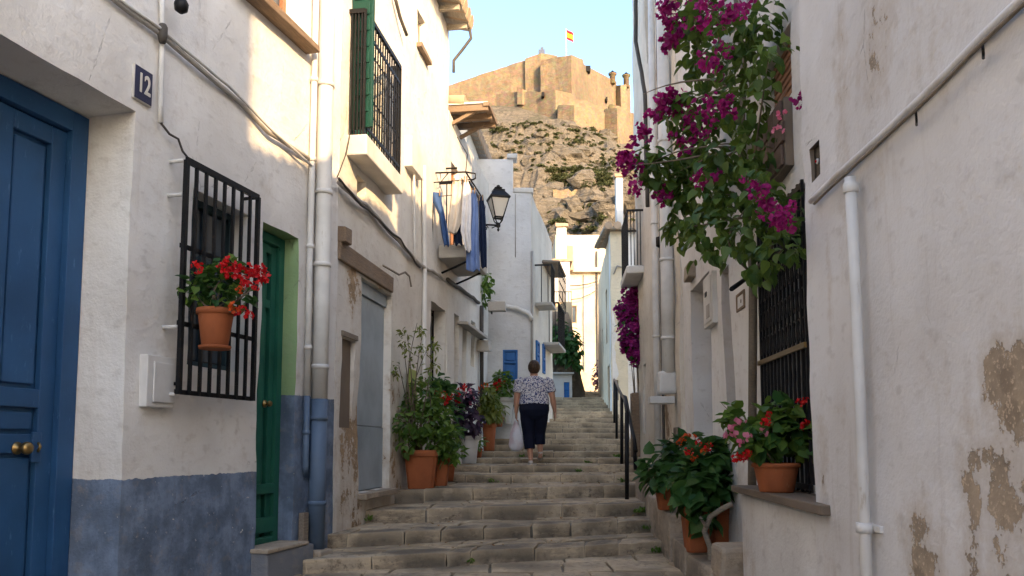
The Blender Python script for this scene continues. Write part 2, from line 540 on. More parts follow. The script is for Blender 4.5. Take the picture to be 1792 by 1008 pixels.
def window(parent, x0, x1, z0, z1, y, mat, bars=(1, 1), name='window', pane=None):
    fr = frame(parent, x0, x1, z0, z1, y, 0.05, mat, name=name)
    nx, nz = bars
    for i in range(nx + 1):
        for j in range(nz + 1):
            a = x0 + .05 + (x1 - x0 - .1) * i / (nx + 1); b = x0 + .05 + (x1 - x0 - .1) * (i + 1) / (nx + 1)
            c = z0 + .05 + (z1 - z0 - .1) * j / (nz + 1); e = z0 + .05 + (z1 - z0 - .1) * (j + 1) / (nz + 1)
            MB().box((a + .012, y - .022, c + .012), (b - .012, y - .016, e - .012)).build('pane', pane or M['glass'], fr)
    mb = MB()
    for i in range(1, nx + 1):
        a = x0 + .05 + (x1 - x0 - .1) * i / (nx + 1); mb.box((a - .014, y - .045, z0 + .05), (a + .014, y - .005, z1 - .05))
    for j in range(1, nz + 1):
        c = z0 + .05 + (z1 - z0 - .1) * j / (nz + 1); mb.box((x0 + .05, y - .042, c - .014), (x1 - .05, y - .007, c + .014))
    if nx or nz: mb.build('glazing_bar', mat, fr)
    fbox(fr, 'backing', x0, x1, z0, z1, y, y + .02, M['dark'], 0)
    return fr

def plank_door(parent, x0, x1, z0, z1, y, mat, planks=4, rails=2, name='door'):
    d = fbox(parent, name, x0, x1, z0, z1, y, y + .03, mat, 0)
    for i in range(planks):
        a = x0 + (x1 - x0) * i / planks; b = x0 + (x1 - x0) * (i + 1) / planks
        fbox(d, 'plank', a + .004, b - .004, z0 + .01, z1 - .01, y - .022, y - .001, mat, 0.004)
    for j in range(rails):
        c = z0 + (z1 - z0) * (j + .5) / rails
        fbox(d, 'rail', x0 + .01, x1 - .01, c - .05, c + .05, y - .045, y - .023, mat, 0.004)
    return d

def panel_door(parent, x0, x1, z0, z1, y, mat, rows=(.25, .75), cols=1, st=.1, name='door', glassmat=None):
    """stiles and rails in relief around recessed panels; rows = heights of panel rows (relative)"""
    d = fbox(parent, name, x0, x1, z0, z1, y + .012, y + .045, glassmat or mat, 0)
    n = cols
    mb = MB()
    w = x1 - x0; h = z1 - z0
    cw = (w - st * (n + 1)) / n
    for i in range(n + 1):
        a = x0 + i * (cw + st); mb.box((a, y - .03, z0), (a + st, y + .01, z1))
    tot = sum(rows); hh = h - st * (len(rows) + 1); c = z0
    for k, rr in enumerate(list(rows) + [0]):
        for i in range(n):
            a = x0 + st + i * (cw + st)
            mb.box((a, y - .028, c), (a + cw, y + .01, c + st))
            if k < len(rows) and not glassmat:
                zz0 = c + st; zz1 = zz0 + hh * rr / tot
                fbox(d, 'panel', a + .025, a + cw - .025, zz0 + .025, zz1 - .025, y - .012, y + .011, mat, 0.008)
        c += st + (hh * rr / tot if k < len(rows) else 0)
    mb.build('door_frame', mat, d, 0.005)
    return d

def pipe(parent, pts, r, mat, name='drainpipe', clamps=(), n=10):
    o = MB().tube(pts, r, n).build(name, mat, parent)
    for c in clamps:
        c = Vector(c)
        mb = MB().tube([c - Vector((0, 0, .018)), c + Vector((0, 0, .018))], r + .008, n)
        mb.build('clamp', mat, o)
    return o

def wobble(pts, amp=0.01, seg=0.12, sag=0.0):
    out = []
    pts = [Vector(p) for p in pts]
    for a, b in zip(pts, pts[1:]):
        k = max(1, int((b - a).length / seg))
        for i in range(k):
            t = i / k
            p = a.lerp(b, t)
            p.z -= sag * 4 * t * (1 - t)
            p += Vector((noise.noise(p * 3.1), noise.noise(p * 3.1 + Vector((7, 0, 0))) * 0.4, noise.noise(p * 3.1 + Vector((0, 7, 0))))) * amp
            out.append(p)
    out.append(pts[-1])
    return out

def tiles_eave(parent, x0, x1, y0, y1, z, rise, mat, name='roof', step=0.22):
    """sloping roof slab with a row of round tiles along each line of slope, eave edge at y0"""
    slab = MB()
    slab.quad((x0, y0, z - .06), (x1, y0, z - .06), (x1, y1, z - .06 + rise), (x0, y1, z - .06 + rise))
    slab.quad((x0, y0, z), (x0, y1, z + rise), (x1, y1, z + rise), (x1, y0, z))
    slab.quad((x0, y0, z - .06), (x0, y0, z), (x1, y0, z), (x1, y0, z - .06))
    slab.quad((x0, y0, z - .06), (x0, y1, z - .06 + rise), (x0, y1, z + rise), (x0, y0, z))
    slab.quad((x1, y0, z), (x1, y1, z + rise), (x1, y1, z - .06 + rise), (x1, y0, z - .06))
    r = slab.build(name, M['wood_pale'], parent)
    n = max(1, int((x1 - x0) / step))
    for i in range(n):
        x = x0 + (i + .5) * (x1 - x0) / n
        L = math.hypot(y1 - y0, rise); k = max(1, int(L / .42))
        mb = MB()
        for j in range(k):
            ya = y0 - .03 + (y1 - y0) * j / k; yb = y0 - .03 + (y1 - y0) * (j + 1.12) / k
            za = z + .02 + rise * j / k; zb = z + .02 + rise * (j + 1.12) / k - .02
            jj = random.uniform(-.008, .008)
            mb.tube([(x + jj, ya, za + .012), (x + jj, yb, zb)], [step * .47, step * .38], 8)
        mb.build('roof_tile_row', mat, r)
    return r

# ------------------------------------------------------------------ plants
def leaf_mesh(name, mat, wide=0.36, fold=0.10, droop=0.18, heart=True):
    b = .28 if heart else .16
    out = [(b * wide / .36, .10), (wide, .36), (wide * .68, .68)]
    mid = [(0, 0.0 if not heart else .06, 0), (0, .36, -.02), (0, .68, -.05 - droop * .3), (0, 1, -droop)]
    v = [tuple(m) for m in mid]
    Lf = []; Rt = []
    for k, (x, y) in enumerate(out):
        z = fold - droop * (y ** 2) * .8
        Lf.append(len(v)); v.append((-x, y, z)); Rt.append(len(v)); v.append((x, y, z))
    f = []
    for S, fl in ((Lf, 1), (Rt, 0)):
        q = [(0, S[0], 1), (S[0], S[1], 1), (1, S[1], S[2], 2), (2, S[2], 3)]
        for a in q: f.append(a if fl else a[::-1])
    me = bpy.data.meshes.new(name); me.from_pydata(v, [], f); me.materials.append(mat)
    me.polygons.foreach_set('use_smooth', [True] * len(f)); me.update()
    return me

def flower_mesh(name, mat, n=10, r=1.0, petal=.55, wide=.30, seed=0, flat=0.0):
    """a head of petals set over a dome of radius r"""
    rg = random.Random(seed)
    v, f = [(0, 0, 0)], []
    for i in range(n):
        d = Vector((rg.gauss(0, 1), rg.gauss(0, 1), rg.gauss(0, 1) * (1 - flat) + .3)).normalized()
        c = d * r * rg.uniform(.55, .9)
        for k in range(3):
            a = rg.uniform(0, 6.28)
            u, w = perp(d)
            t = (u * math.cos(a + k * 2.1) + w * math.sin(a + k * 2.1) + d * .5).normalized()
            sd = t.cross(d).normalized()
            b = len(v)
            for (y, x, h) in ((0, 0, 0), (.4, -wide, .05), (.75, -wide * .7, .14), (1, 0, .2), (.75, wide * .7, .14), (.4, wide, .05)):
                v.append(tuple(c + t * (y * petal) + sd * (x * petal * 1.6) + d * (h * petal)))
            f.append(tuple(range(b, b + 6)))
            v.append(tuple(c + sd * .05)); f.append((0, b, b + 6))   # stalk
    me = bpy.data.meshes.new(name); me.from_pydata(v, [], f); me.materials.append(mat); me.update()
    return me

def leaf_mtx(p, out, size, rg, hang=0.3):
    """leaf basis: y along the leaf, z its upper face"""
    y = (out * .75 + Vector((rg.gauss(0, .55), rg.gauss(0, .55), rg.gauss(0, .35) - hang))).normalized()
    z = (Vector((0, 0, 1)) * .9 + out * .6 + Vector((rg.gauss(0, .4), rg.gauss(0, .4), 0)))
    z = (z - y * z.dot(y))
    if z.length < 1e-4: z = Vector((1, 0, 0))
    z.normalize(); x = y.cross(z)
    s = size * rg.uniform(.65, 1.25)
    m = Matrix((x * s, y * s, z * s)).transposed().to_4x4()
    m.translation = p
    return m

def foliage(parent, blobs, meshes, size, n, n_ind=60, hang=0.3, seed=1, name='leaf', view=None, inner=0.45, by_depth=False):
    """n leaves through the blobs (c, (rx, ry, rz)); the n_ind nearest the viewer are parts of their own, the rest one mesh"""
    rg = random.Random(seed)
    ws = [b[1][0] * b[1][1] + b[1][0] * b[1][2] + b[1][1] * b[1][2] for b in blobs]
    Ms = []
    for _ in range(n):
        c, rr = rg.choices(blobs, ws)[0]
        d = Vector((rg.gauss(0, 1), rg.gauss(0, 1), rg.gauss(0, 1))).normalized()
        q = inner + (1 - inner) * rg.random() ** .6
        q *= 1 + .35 * noise.noise(Vector(c) * 3 + d * 1.7)
        p = Vector(c) + Vector((d.x * rr[0], d.y * rr[1], d.z * rr[2])) * q
        Ms.append((leaf_mtx(p, d, size * ((p + parent.location).y / 5.9 if by_depth else 1), rg, hang), rg.choice(meshes)))
    view = Vector(view or (0, -1, .1))
    Ms.sort(key=lambda t: t[0].translation.dot(view), reverse=True)
    pick = Ms[::max(1, len(Ms) // max(1, n_ind * 2))][:n_ind] if n_ind else []
    # mostly near ones
    pick = Ms[:n_ind]
    for m, me in pick: inst(name, me, parent, m)
    rest = Ms[n_ind:]
    if rest:
        v, f = [], []
        for m, me in rest:
            k = len(v)
            v += [tuple(m @ q.co) for q in me.vertices]
            f += [tuple(k + i for i in pl.vertices) for pl in me.polygons]
        me = bpy.data.meshes.new('foliage'); me.from_pydata(v, [], f); me.materials.append(rest[0][1].materials[0])
        me.polygons.foreach_set('use_smooth', [True] * len(f)); me.update()
        o = bpy.data.objects.new('foliage', me); COL.objects.link(o); o.parent = parent
        o['kind'] = 'stuff'

def flowers(parent, pts, meshes, size, seed=1, by_depth=False, name='flower'):
    rg = random.Random(seed)
    for p in pts:
        s = size * rg.uniform(.7, 1.25) * ((p + parent.location).y / 6 if by_depth else 1)
        m = Matrix.Translation(Vector(p)) @ Matrix.Rotation(rg.uniform(0, 6.28), 4, Vector((rg.gauss(0, 1), rg.gauss(0, 1), rg.gauss(0, 1))).normalized()) @ Matrix.Scale(s, 4)
        inst(name, rg.choice(meshes), parent, m)

def pot(parent, r, h, mat, sq=None, rim=True, taper=.72):
    rr = .04 * h + .012
    p = MB().lathe([(r * taper, 0), (r * taper + .004, .01), (r * .985, h * .86), (r * .985, h * .97), (r * .87, h * .97), (r * .85, h * .9)], 28, sq=sq).build('pot', mat, parent)
    if rim:
        MB().lathe([(r * 1.0, h * .84), (r * 1.07, h * .85), (r * 1.09, h * .93), (r * 1.07, h), (r * .93, h), (r * .91, h * .93)], 28, sq=sq).build('rim', mat, p)
    MB().lathe([(r * .6, h * .86), (r * .865, h * .885), (r * .5, h * .90), (r * .1, h * .915)], 28, sq=sq).build('soil', M['soil'], parent)
    return p

LF = {
 'boug': [leaf_mesh('leaf', M['lf_boug'], .36, .1, .2), leaf_mesh('leaf', M['lf_boug'], .33, .14, .3), leaf_mesh('leaf', M['lf_boug'], .38, .05, .12)],
 'dark': [leaf_mesh('leaf', M['lf_dark'], .44, .08, .15), leaf_mesh('leaf', M['lf_dark'], .40, .12, .25)],
 'mid': [leaf_mesh('leaf', M['lf_mid'], .30, .1, .15, False), leaf_mesh('leaf', M['lf_mid'], .34, .1, .25, False)],
 'yel': [leaf_mesh('leaf', M['lf_yel'], .20, .08, .3, False), leaf_mesh('leaf', M['lf_yel'], .26, .08, .3, False)],
 'purple': [leaf_mesh('leaf', M['lf_purple'], .30, .1, .2, False), leaf_mesh('leaf', M['lf_purple'], .36, .1, .3)],
 'ger': [leaf_mesh('leaf', M['lf_mid'], .48, .12, .12), leaf_mesh('leaf', M['lf_dark'], .48, .12, .2)],
 'dry': [leaf_mesh('leaf', leaf_mat('dry_leaf', (.22, .11, .04), (.34, .20, .07), .1, .8), .34, .14, .1)],
 'scrub': [leaf_mesh('leaf', M['lf_scrub'], .4, .1, .2, False)],
}
FL = {k: [flower_mesh('flower', M['fl_' + k], n, 1.0, pe, wd, sd) for sd in (1, 2, 3)]
      for k, n, pe, wd in (('mag', 7, .75, .3), ('red', 12, .6, .34), ('orange', 10, .6, .34), ('pink', 5, .8, .4), ('purple', 9, .7, .3))}
# ================================================================== SETTING: ground and stairs
def XL(Y):      # left facade line
    return -1.9 + .269 * (Y - 5.95) if Y < 7.13 else (-1.583 + .146 * (Y - 7.13) if Y < 15.2 else (.37 + .156 * (Y - 15.2) if Y < 19 else .96 + .09 * (Y - 19)))
def XR(Y):      # right facade line
    return 1.70 + .06 * (Y - 6.05)

g = MB(); g.quad((-900, -300, -.6), (900, -300, -.6), (900, 1500, -.6), (-900, 1500, -.6))
tag(g.build('ground', M['mortar']), kind='structure')

def stone_block(name, parent, P, zt, zb, mat, nx=4, ny=2, amp=.012, rnd=.02):
    """block on four plan corners P (front-left, front-right, back-right, back-left), rounded uneven top"""
    s = random.uniform(0, 99)
    fl, fr, br, bl = [Vector((*p, 0)) for p in P]
    mb = MB()
    def pos(a, b):
        return fl.lerp(fr, a).lerp(bl.lerp(br, a), b)
    U = [0] + [.03 + .94 * i / (nx - 1) for i in range(nx)] + [1] if nx > 1 else [0, .03, .97, 1]
    V = [0, .045] + [.045 + .91 * i / ny for i in range(1, ny)] + [.955, 1]
    id = {}
    for i, a in enumerate(U):
        for j, b in enumerate(V):
            p = pos(a, b)
            e = (a in (0, 1)) + (b in (0, 1))
            q = Vector((p.x * 4 + s, p.y * 4, s))
            z = zt + noise.noise(q) * amp * .45 - rnd * (.55 if e == 1 else (1.3 if e == 2 else 0)) + noise.noise(q * 3.1) * amp * .2
            off = Vector((noise.noise(q + Vector((5, 0, 0))), noise.noise(q + Vector((0, 5, 0))), 0)) * amp * .9
            id[i, j] = len(mb.v); mb.v.append((p.x + off.x, p.y + off.y, z))
    n, m = len(U), len(V)
    for i in range(n - 1):
        for j in range(m - 1):
            mb.face((id[i, j], id[i + 1, j], id[i + 1, j + 1], id[i, j + 1]), 0, True)
    ring = [(i, 0) for i in range(n)] + [(n - 1, j) for j in range(1, m)] + [(i, m - 1) for i in range(n - 2, -1, -1)] + [(0, j) for j in range(m - 2, 0, -1)]
    prev = [id[r] for r in ring]
    for lv, k in ((.5, 1.0), (1.0, .5)):
        cur = []
        for r in ring:
            x, y, z = mb.v[id[r]]
            q = Vector((x * 5 + s, y * 5, lv * 4 + s))
            zz = z + (zb - z) * lv
            c = pos(.5, .5)
            cur.append(len(mb.v)); mb.v.append((x + noise.noise(q) * amp * k, y + noise.noise(q + Vector((3, 3, 3))) * amp * 1.4 * k, zz))
        for a in range(len(ring)):
            b = (a + 1) % len(ring)
            mb.face((prev[a], cur[a], cur[b], prev[b]), 0, True)
        prev = cur
    o = mb.build(name, mat, parent)
    o.data.set_sharp_from_angle(angle=R(38))
    return o

# risers: (z of tread, left front (x,y), right front (x,y))
RIS = []
for z, l, r in ((.205, (560, 978), (1163, 947)), (.325, (575, 935), (1152, 908)), (.455, (620, 893), (1143, 880)), (.60, (688, 857), (1120, 848))):
    a, b = at_z(*l, z), at_z(*r, z)
    RIS.append((z, a.xy, b.xy))
for Y, z in ((10.8, .70), (11.8, .80), (13.0, .885), (13.8, .985), (14.5, 1.095), (15.2, 1.21), (15.9, 1.33), (16.6, 1.45)):
    RIS.append((z, Vector((XL(Y) - .1, Y - .04)), Vector((XR(Y) + .05, Y + .08))))
k = 12
for i in range(12):
    Y = 17.35 + i * .9; z = 1.45 + (i + 1) * .1225
    RIS.append((z, Vector((max(XL(Y) - .15, .6), Y)), Vector((XR(Y) + .1, Y + .1))))
def line_x(l, r, x):
    d = r - l
    return Vector((x, l.y + d.y * (x - l.x) / d.x))
ext = []
for i, (z, l, r) in enumerate(RIS):
    Ym = (l.y + r.y) / 2
    xl = min(l.x, XL(l.y) - .05); xr = r.x
    if i < 3: xl = XL(l.y) - .12
    ext.append((z, line_x(l, r, xl), line_x(l, r, xr)))
RIS = ext
# mass under the stones
mb = MB()
mb.box((-3.4, -8, -.5), (2.2, 7.2, .06))
for i, (z, l, r) in enumerate(RIS):
    if i + 1 < len(RIS): l2, r2 = RIS[i + 1][1], RIS[i + 1][2]
    else: l2, r2 = l + Vector((0, 9)), r + Vector((0, 9))
    kx = len(mb.v)
    for zz in (-.5, z - .028):
        for p in (l + Vector((0, .04)), r + Vector((0, .04)), r2 + Vector((0, .3)), l2 + Vector((0, .3))):
            mb.v.append((p.x, p.y, zz))
    for q in ((3, 2, 1, 0), (4, 5, 6, 7), (0, 1, 5, 4), (1, 2, 6, 5), (2, 3, 7, 6), (3, 0, 4, 7)):
        mb.face(tuple(kx + t for t in q))
stairs = mb.build('stairway', M['mortar']); tag(stairs, kind='structure')
zprev = .10
for i, (z, l, r) in enumerate(RIS):
    W = (r - l).length
    if i + 1 < len(RIS): l2, r2 = RIS[i + 1][1], RIS[i + 1][2]
    else: l2, r2 = l + Vector((.1, 1.6)), r + Vector((.1, 1.6))
    # nosing row
    nb = max(4, int(W / random.uniform(.40, .62))) if i < 14 else max(4, int(W / .7))
    cuts = [0] + sorted((j + random.uniform(-.42, .42)) / nb for j in range(1, nb)) + [1]
    dep = min(.36, (l2 - l).length * .62)
    dl, dr = (l2 - l), (r2 - r)
    wav = [Vector((0, noise.noise(Vector((c * 3.3, i * 1.7, 0))) * .05)) for c in cuts]
    amp = .020 if i < 6 else .015
    for j in range(nb):
        a, b = cuts[j], cuts[j + 1]; gp = .005 / W
        fl = l.lerp(r, a + gp) + wav[j]; fr = l.lerp(r, b - gp) + wav[j + 1]
        bl = fl + dl.normalized() * (dep + random.uniform(-.06, .06)); br = fr + dr.normalized() * (dep + random.uniform(-.06, .06))
        stone_block('step_block', stairs, (fl, fr, br, bl), z + random.uniform(-.008, .006), zprev - .06, M['step'], 5 if i < 6 else 3, 2, amp, .009)
    # flags behind
    tl = (l2 - l).length
    rows = 1 if (tl < 1.0 and i > 5) else 2
    if i >= 13: rows = 1
    for q in range(rows):
        f0 = (dep + .07 + (tl + .1 - dep - .07) * q / rows) / tl; f1 = (dep + .05 + (tl + .1 - dep - .07) * (q + 1) / rows) / tl
        nf = max(3, int(W / (random.uniform(.34, .5) if i < 6 else random.uniform(.5, .75))))
        cu = [0] + sorted((j + random.uniform(-.3, .3)) / nf for j in range(1, nf)) + [1]
        sk = [random.uniform(-.03, .03) for _ in cu]
        for j in range(nf):
            def P(c, f): return (l + dl * f).lerp(r + dr * f, c)
            gp = .008 / W
            P4 = (P(cu[j] + gp + sk[j], f0), P(cu[j + 1] - gp + sk[j + 1], f0), P(cu[j + 1] - gp - sk[j + 1], f1 - .02), P(cu[j] + gp - sk[j], f1 - .02))
            stone_block('paving_stone', stairs, P4, z - .004 + random.uniform(-.011, .009), z - .09, M['step'], 3, 2, .011, .016)
    zprev = z
# alley floor before the first step
y = 2.2; row = 0
while y < 7.4:
    dd = random.uniform(.38, .6)
    x = -3.0 + random.uniform(-.3, 0)
    while x < 1.9:
        ww = random.uniform(.4, .8)
        if x + ww > XL(y) - .4:
            def sh(px, py): return Vector((px + .07 * noise.noise(Vector((px * 2, py * 2, 1))), py + .16 * px * .33 + .12 * noise.noise(Vector((px * 2, py * 2, 5)))))
            P4 = (sh(x + .01, y + .01), sh(x + ww - .01, y + .01), sh(x + ww - .01, y + dd - .01), sh(x + .01, y + dd - .01))
            stone_block('paving_stone', stairs, P4, .095 + random.uniform(-.01, .008), -.05, M['step'], 3, 2, .012, .016)
        x += ww
    y += dd

# ================================================================== LEFT HOUSES
# ---- house with the blue door and the number plate
L1 = House('village_house', (-1.9 + .269 * (1.5 - 5.95), 1.5), (-1.583, 7.13), 'white plastered house with slate blue base, blue door and number 12 at left')
bx1, btz = L1.L(238, 196)
gx0, gzt = L1.L(461, 388); gx1, _ = L1.L(522, 430); _, gzb = L1.L(455, 968)
wx0, wx1, wzb, wzt = L1.rect(338, 436, 330, 640)
ux0, uzb = L1.L(440, 12); ux1, _ = L1.L(532, 88); 
gd = .17
mp = plaster('plaster_blue_base', (.78, .755, .71), patches=((4.9, 1.7, .5, 1.6, .18),), dado=((-1, gx0 + .02, .90), (gx0, 9, 1.50)), dado_col=(.135, .18, .255), tint=(.56, .47, .37), streak=.3, wear=.55)
op1 = [(bx1 - 1.45, bx1, -.3, btz, .40), (wx0, wx1, wzb, wzt, .17), (gx0, gx1, gzb, gzt, gd, 1), (ux0 - .15, ux1 - .08, uzb + .12, uzb + 1.5, .18)]
mpg = plaster('green_reveal', (.30, .44, .22), dado=((-9, 99, 1.50),), dado_col=(.11, .15, .22), streak=.1)
w1 = L1.wall(L1.w, 4, -.4, 6.6, op1, [mp, mpg], .11, .014)
tiles_eave(L1.root, -.1, L1.w + .02, -.4, 3.9, 6.68, 1.1, M['tile'])
# blue door
x0, x1 = bx1 - 1.45, bx1
D = frame(L1.root, x0 + .01, x1 - .005, -.28, btz - .01, .40, .12, M['blue_door'], .07, 'door_frame')
door = panel_door(L1.root, x0 + .13, x1 - .125, -.27, btz - .14, .40, M['blue_door'], (1.15, .14, 1.35), 3, .105)
mbk = MB(); kx, kz = L1.L(30, 775, -.33); kx = x1 - .36
mbk.lathe([(.035, 0), (.035, .006), (.012, .01), (.012, .04), (.03, .05), (.036, .068), (.03, .085), (.008, .092)], 16)
kn = mbk.build('door_knob', M['brass'], door); kn.location = (kx, .37, 1.08); kn.rotation_euler = (R(90), 0, 0)
fbox(door, 'lock_plate', kx + .085, kx + .15, 1.0, 1.17, .355, .372, M['blue_door'])
MB().tube([(kx + .115, .345, 1.11), (kx + .115, .33, 1.09), (kx + .115, .345, 1.06)], .008).build('latch', M['brass'], door)
fbox(L1.root, 'threshold', x0, x1, -.32, -.27, -.1, .35, M['block'])
# grilled window
win = window(L1.root, wx0, wx1, wzb, wzt, .17, paint('dark_teal_frame', (.03, .06, .07), .6), (1, 2))
off = .12
qx0, qzt = L1.L(327, 280, off); qx1, _ = L1.L(452, 354, off); _, qzb = L1.L(316, 690, off)
gr = MB().beam((qx0, -off, qzt), (qx1, -off, qzt), .022, .04).build('window_grille', M['iron'], L1.root)
bar = lambda x, z0, z1, w=.018: MB().beam((x, -off, z0), (x, -off, z1), w, w).build('bar', M['iron'], gr)
for i in range(9):
    bar(qx0 + (qx1 - qx0) * (i + .02) / 8.04, qzb, qzt, .028 if i in (0, 8) else .019)
for zz in (qzb + .015, qzb + (qzt - qzb) * .30, qzb + (qzt - qzb) * .63):
    MB().beam((qx0 - .01, -off + .018, zz), (qx1 + .01, -off + .018, zz), .012, .03).build('crossbar', M['iron'], gr)
for (xx, zz) in ((qx0, qzb), (qx0, qzb + .42), (qx0, qzt - .22), (qx1, qzb + .02), (qx1, qzt), (qx0, qzt)):
    MB().tube([(xx, .02, zz), (xx, -off + .02, zz)], .013, 6).build('bracket', M['white_paint'] if xx == qx0 else M['iron'], gr)
# green door
gdoor = frame(L1.root, gx0 + .004, gx1 - .004, gzb + .01, gzt - .01, gd, .075, M['green_door'], .05, 'door_frame')
d2 = panel_door(L1.root, gx0 + .08, gx1 - .08, gzb + .015, gzt - .09, gd + .01, M['green_door'], (.35, 1.5, .4), 2, .07)
fbox(d2, 'kick_board', gx0 + .07, gx1 - .07, gzb + .12, gzb + .24, gd - .05, gd - .03, M['green_door'])
fbox(d2, 'kick_board', gx0 + .07, gx1 - .07, gzb + .42, gzb + .5, gd - .05, gd - .03, M['green_door'])
kk = MB().lathe([(.03, 0), (.03, .01), (.012, .015), (.012, .03), (.026, .045), (.02, .06)], 14).build('door_knob', M['brass'], d2)
kk.location = (gx0 + .30, gd - .03, 1.42); kk.rotation_euler = (R(90), 0, 0)
fbox(L1.root, 'doorstep', gx0 - .04, gx1 + .1, gzb - .32, gzb + .012, -.14, gd, plaster('step_plaster', (.20, .21, .23), bump=.6), .012, .008)
fbox(L1.root, 'doorstep_slab', gx0 - .06, gx1 + .02, gzb + .012, gzb + .045, -.15, gd - .06, M['block'], .008, .004)
# upper window with timber sill
window(L1.root, ux0 - .15, ux1 - .08, uzb + .12, uzb + 1.5, .18, M['wood_orange'], (1, 2))
sl = MB(); a, b = L1.pt(436, -18, .10), L1.pt(541, 87, .10)
MB().box((ux0 - .3, -.13, uzb + .02), (ux1 + .04, .05, uzb + .085), 0, .006).build('window_sill', M['wood'], L1.root, .008)
# pipes
p = lambda px, py, o=.06: L1.pt(px, py, o)
tx = p(549, 300).x; bx = p(566, 300, .08).x
pipe(L1.root, [(tx, -.045, 6.4), (tx + .004, -.045, 4.0), (tx - .006, -.045, 2.6), (tx, -.045, 1.5)], .026, M['pipe'], 'conduit_pipe', [(tx, -.045, z) for z in (1.9, 2.75, 3.5, 4.2)])
pipe(L1.root, [(tx, -.045, 1.5), (tx, -.045, .92), (tx + .05, -.02, .85)], .026, M['pipe_blue'], 'conduit_pipe', [(tx, -.045, 1.2)])
pipe(L1.root, [(bx, -.085, 6.5), (bx, -.085, 3.9), (bx + .01, -.085, 2.4), (bx, -.085, 1.48)], .068, M['pipe'], 'drainpipe', [(bx, -.085, z) for z in (1.75, 2.62, 3.25, 4.2)], 16)
pipe(L1.root, [(bx, -.085, 1.48), (bx, -.085, .24)], .069, M['pipe_blue'], 'drainpipe', [(bx, -.085, .62), (bx, -.085, 1.32)], 16)
fbox(L1.root, 'pipe_shoe', bx - .12, bx + .12, -.1, .245, -.18, 0, M['block'], .02, .01)
fbox(L1.root, 'corner_board', tx - .05, tx + .03, .02, .55, -.07, -.02, M['wood_grey'], .006)
# cables on the wall
cb = MB().tube(wobble([p(150, -45, .03), p(205, 2, .03), p(283, 62, .03), p(420, 180, .03), p(470, 232, .03), p(545, 280, .03)], .012, .1), .017, 6).build('wall_cable', M['cable'], L1.root)
MB().tube(wobble([p(205, -8, .05), p(283, 52, .05), p(400, 150, .05), p(480, 232, .05), p(545, 290, .05)], .016, .09), .011, 6).build('wall_cable', M['pipe'], L1.root)
MB().tube(wobble([p(284, -10, .03), p(284, 62, .03), p(281, 215, .03)], .006, .1), .017, 6).build('conduit_pipe', M['pipe'], L1.root)
MB().tube(wobble([p(281, 215, .03), p(312, 243, .03), p(328, 275, .05)], .008, .06, .02), .008, 5).build('wall_cable', M['cable_dark'], L1.root)
MB().lathe([(.02, 0), (.03, .04), (.03, .1), (.02, .12)], 10, tuple(p(284, 75, .05))).build('cable_joint', M['cable_dark'], L1.root)
q = p(317, 18, .12)
mbx = MB().lathe([(.012, -.02), (.04, .0), (.045, .04), (.03, .07), (.018, .09), (.018, .4)], 12, (q.x, -.12, q.z)); mbx.beam((q.x, 0, q.z + .3), (q.x, -.12, q.z + .3), .02, .02)
mbx.build('iron_bracket', M['iron'], L1.root)
# meter box
a0, a1, az0, az1 = L1.rect(247, 296, 620, 712)
mt = empty('meter_box', L1.W((a0 + a1) / 2, 0, az0), L1.root.rotation_euler.z); tag(mt, 'white metal meter box on wall beside the blue door', 'meter box')
hw = (a1 - a0) / 2; hh = az1 - az0
MB().box((-hw, -.05, 0), (hw, .02, hh)).build('body', M['white_paint'], mt, .006)
ld = MB().box((-hw * .62, -.062, .03), (hw * .93, -.051, hh - .04)).build('lid', M['white_paint'], mt, .004)
MB().box((hw * .78, -.068, hh * .45), (hw * .86, -.0625, hh * .52)).build('lock', M['iron'], ld)
# number plate
a0, az1 = L1.L(232, 110); a1, _ = L1.L(264, 130); _, az0 = L1.L(232, 172)
pl = empty('house_number_plaque', L1.W((a0 + a1) / 2, -.004, (az0 + az1) / 2), L1.root.rotation_euler.z); tag(pl, 'dark blue enamel plaque with white number 12 above left door', 'plaque')
hw, hh = (a1 - a0) / 2, (az1 - az0) / 2
MB().box((-hw, -.012, -hh), (hw, .012, hh)).build('border', paint('enamel_white', (.62, .58, .52), .3, .6, (.25, .18, .12)), pl, .003)
MB().box((-hw * .93, -.016, -hh * .94), (hw * .93, -.0125, hh * .94)).build('plate', paint('enamel_navy', (.022, .027, .075), .3, .3), pl, .002)
fc = bpy.data.curves.new('digits', 'FONT'); fc.body = '12'; fc.align_x = 'CENTER'; fc.align_y = 'CENTER'; fc.size = hh * 1.35; fc.extrude = .002; fc.offset = hh * .022
to = bpy.data.objects.new('digits_tmp', fc); COL.objects.link(to); bpy.context.view_layer.update()
me = bpy.data.meshes.new_from_object(to); bpy.data.objects.remove(to)
me.materials.clear(); me.materials.append(paint('enamel_digit', (.70, .66, .58), .35, .4, (.3, .22, .15)))
dg = bpy.data.objects.new('digits', me); COL.objects.link(dg); dg.parent = pl; dg.location = (0, -.0195, 0); dg.rotation_euler = (R(90), 0, 0); dg.scale = (.78, 1.15, 1)

# unseen houses behind the camera, added to hold back the sky light
Lb = House('village_house', (-7, -12.5), (3.2, -12.5), 'unseen white house added across the lower end of the alley to cut low sky light'); Lb.wall(Lb.w, 4, -.4, 3.2, [], [mp], .8, .01)
L0 = House('village_house', (-5.0, -7), (-3.12, 1.5), 'unseen white house before the blue door, added at left to bound the sky light'); L0.wall(L0.w, 4, -.4, 6.2, [], [mp], .6, .01)

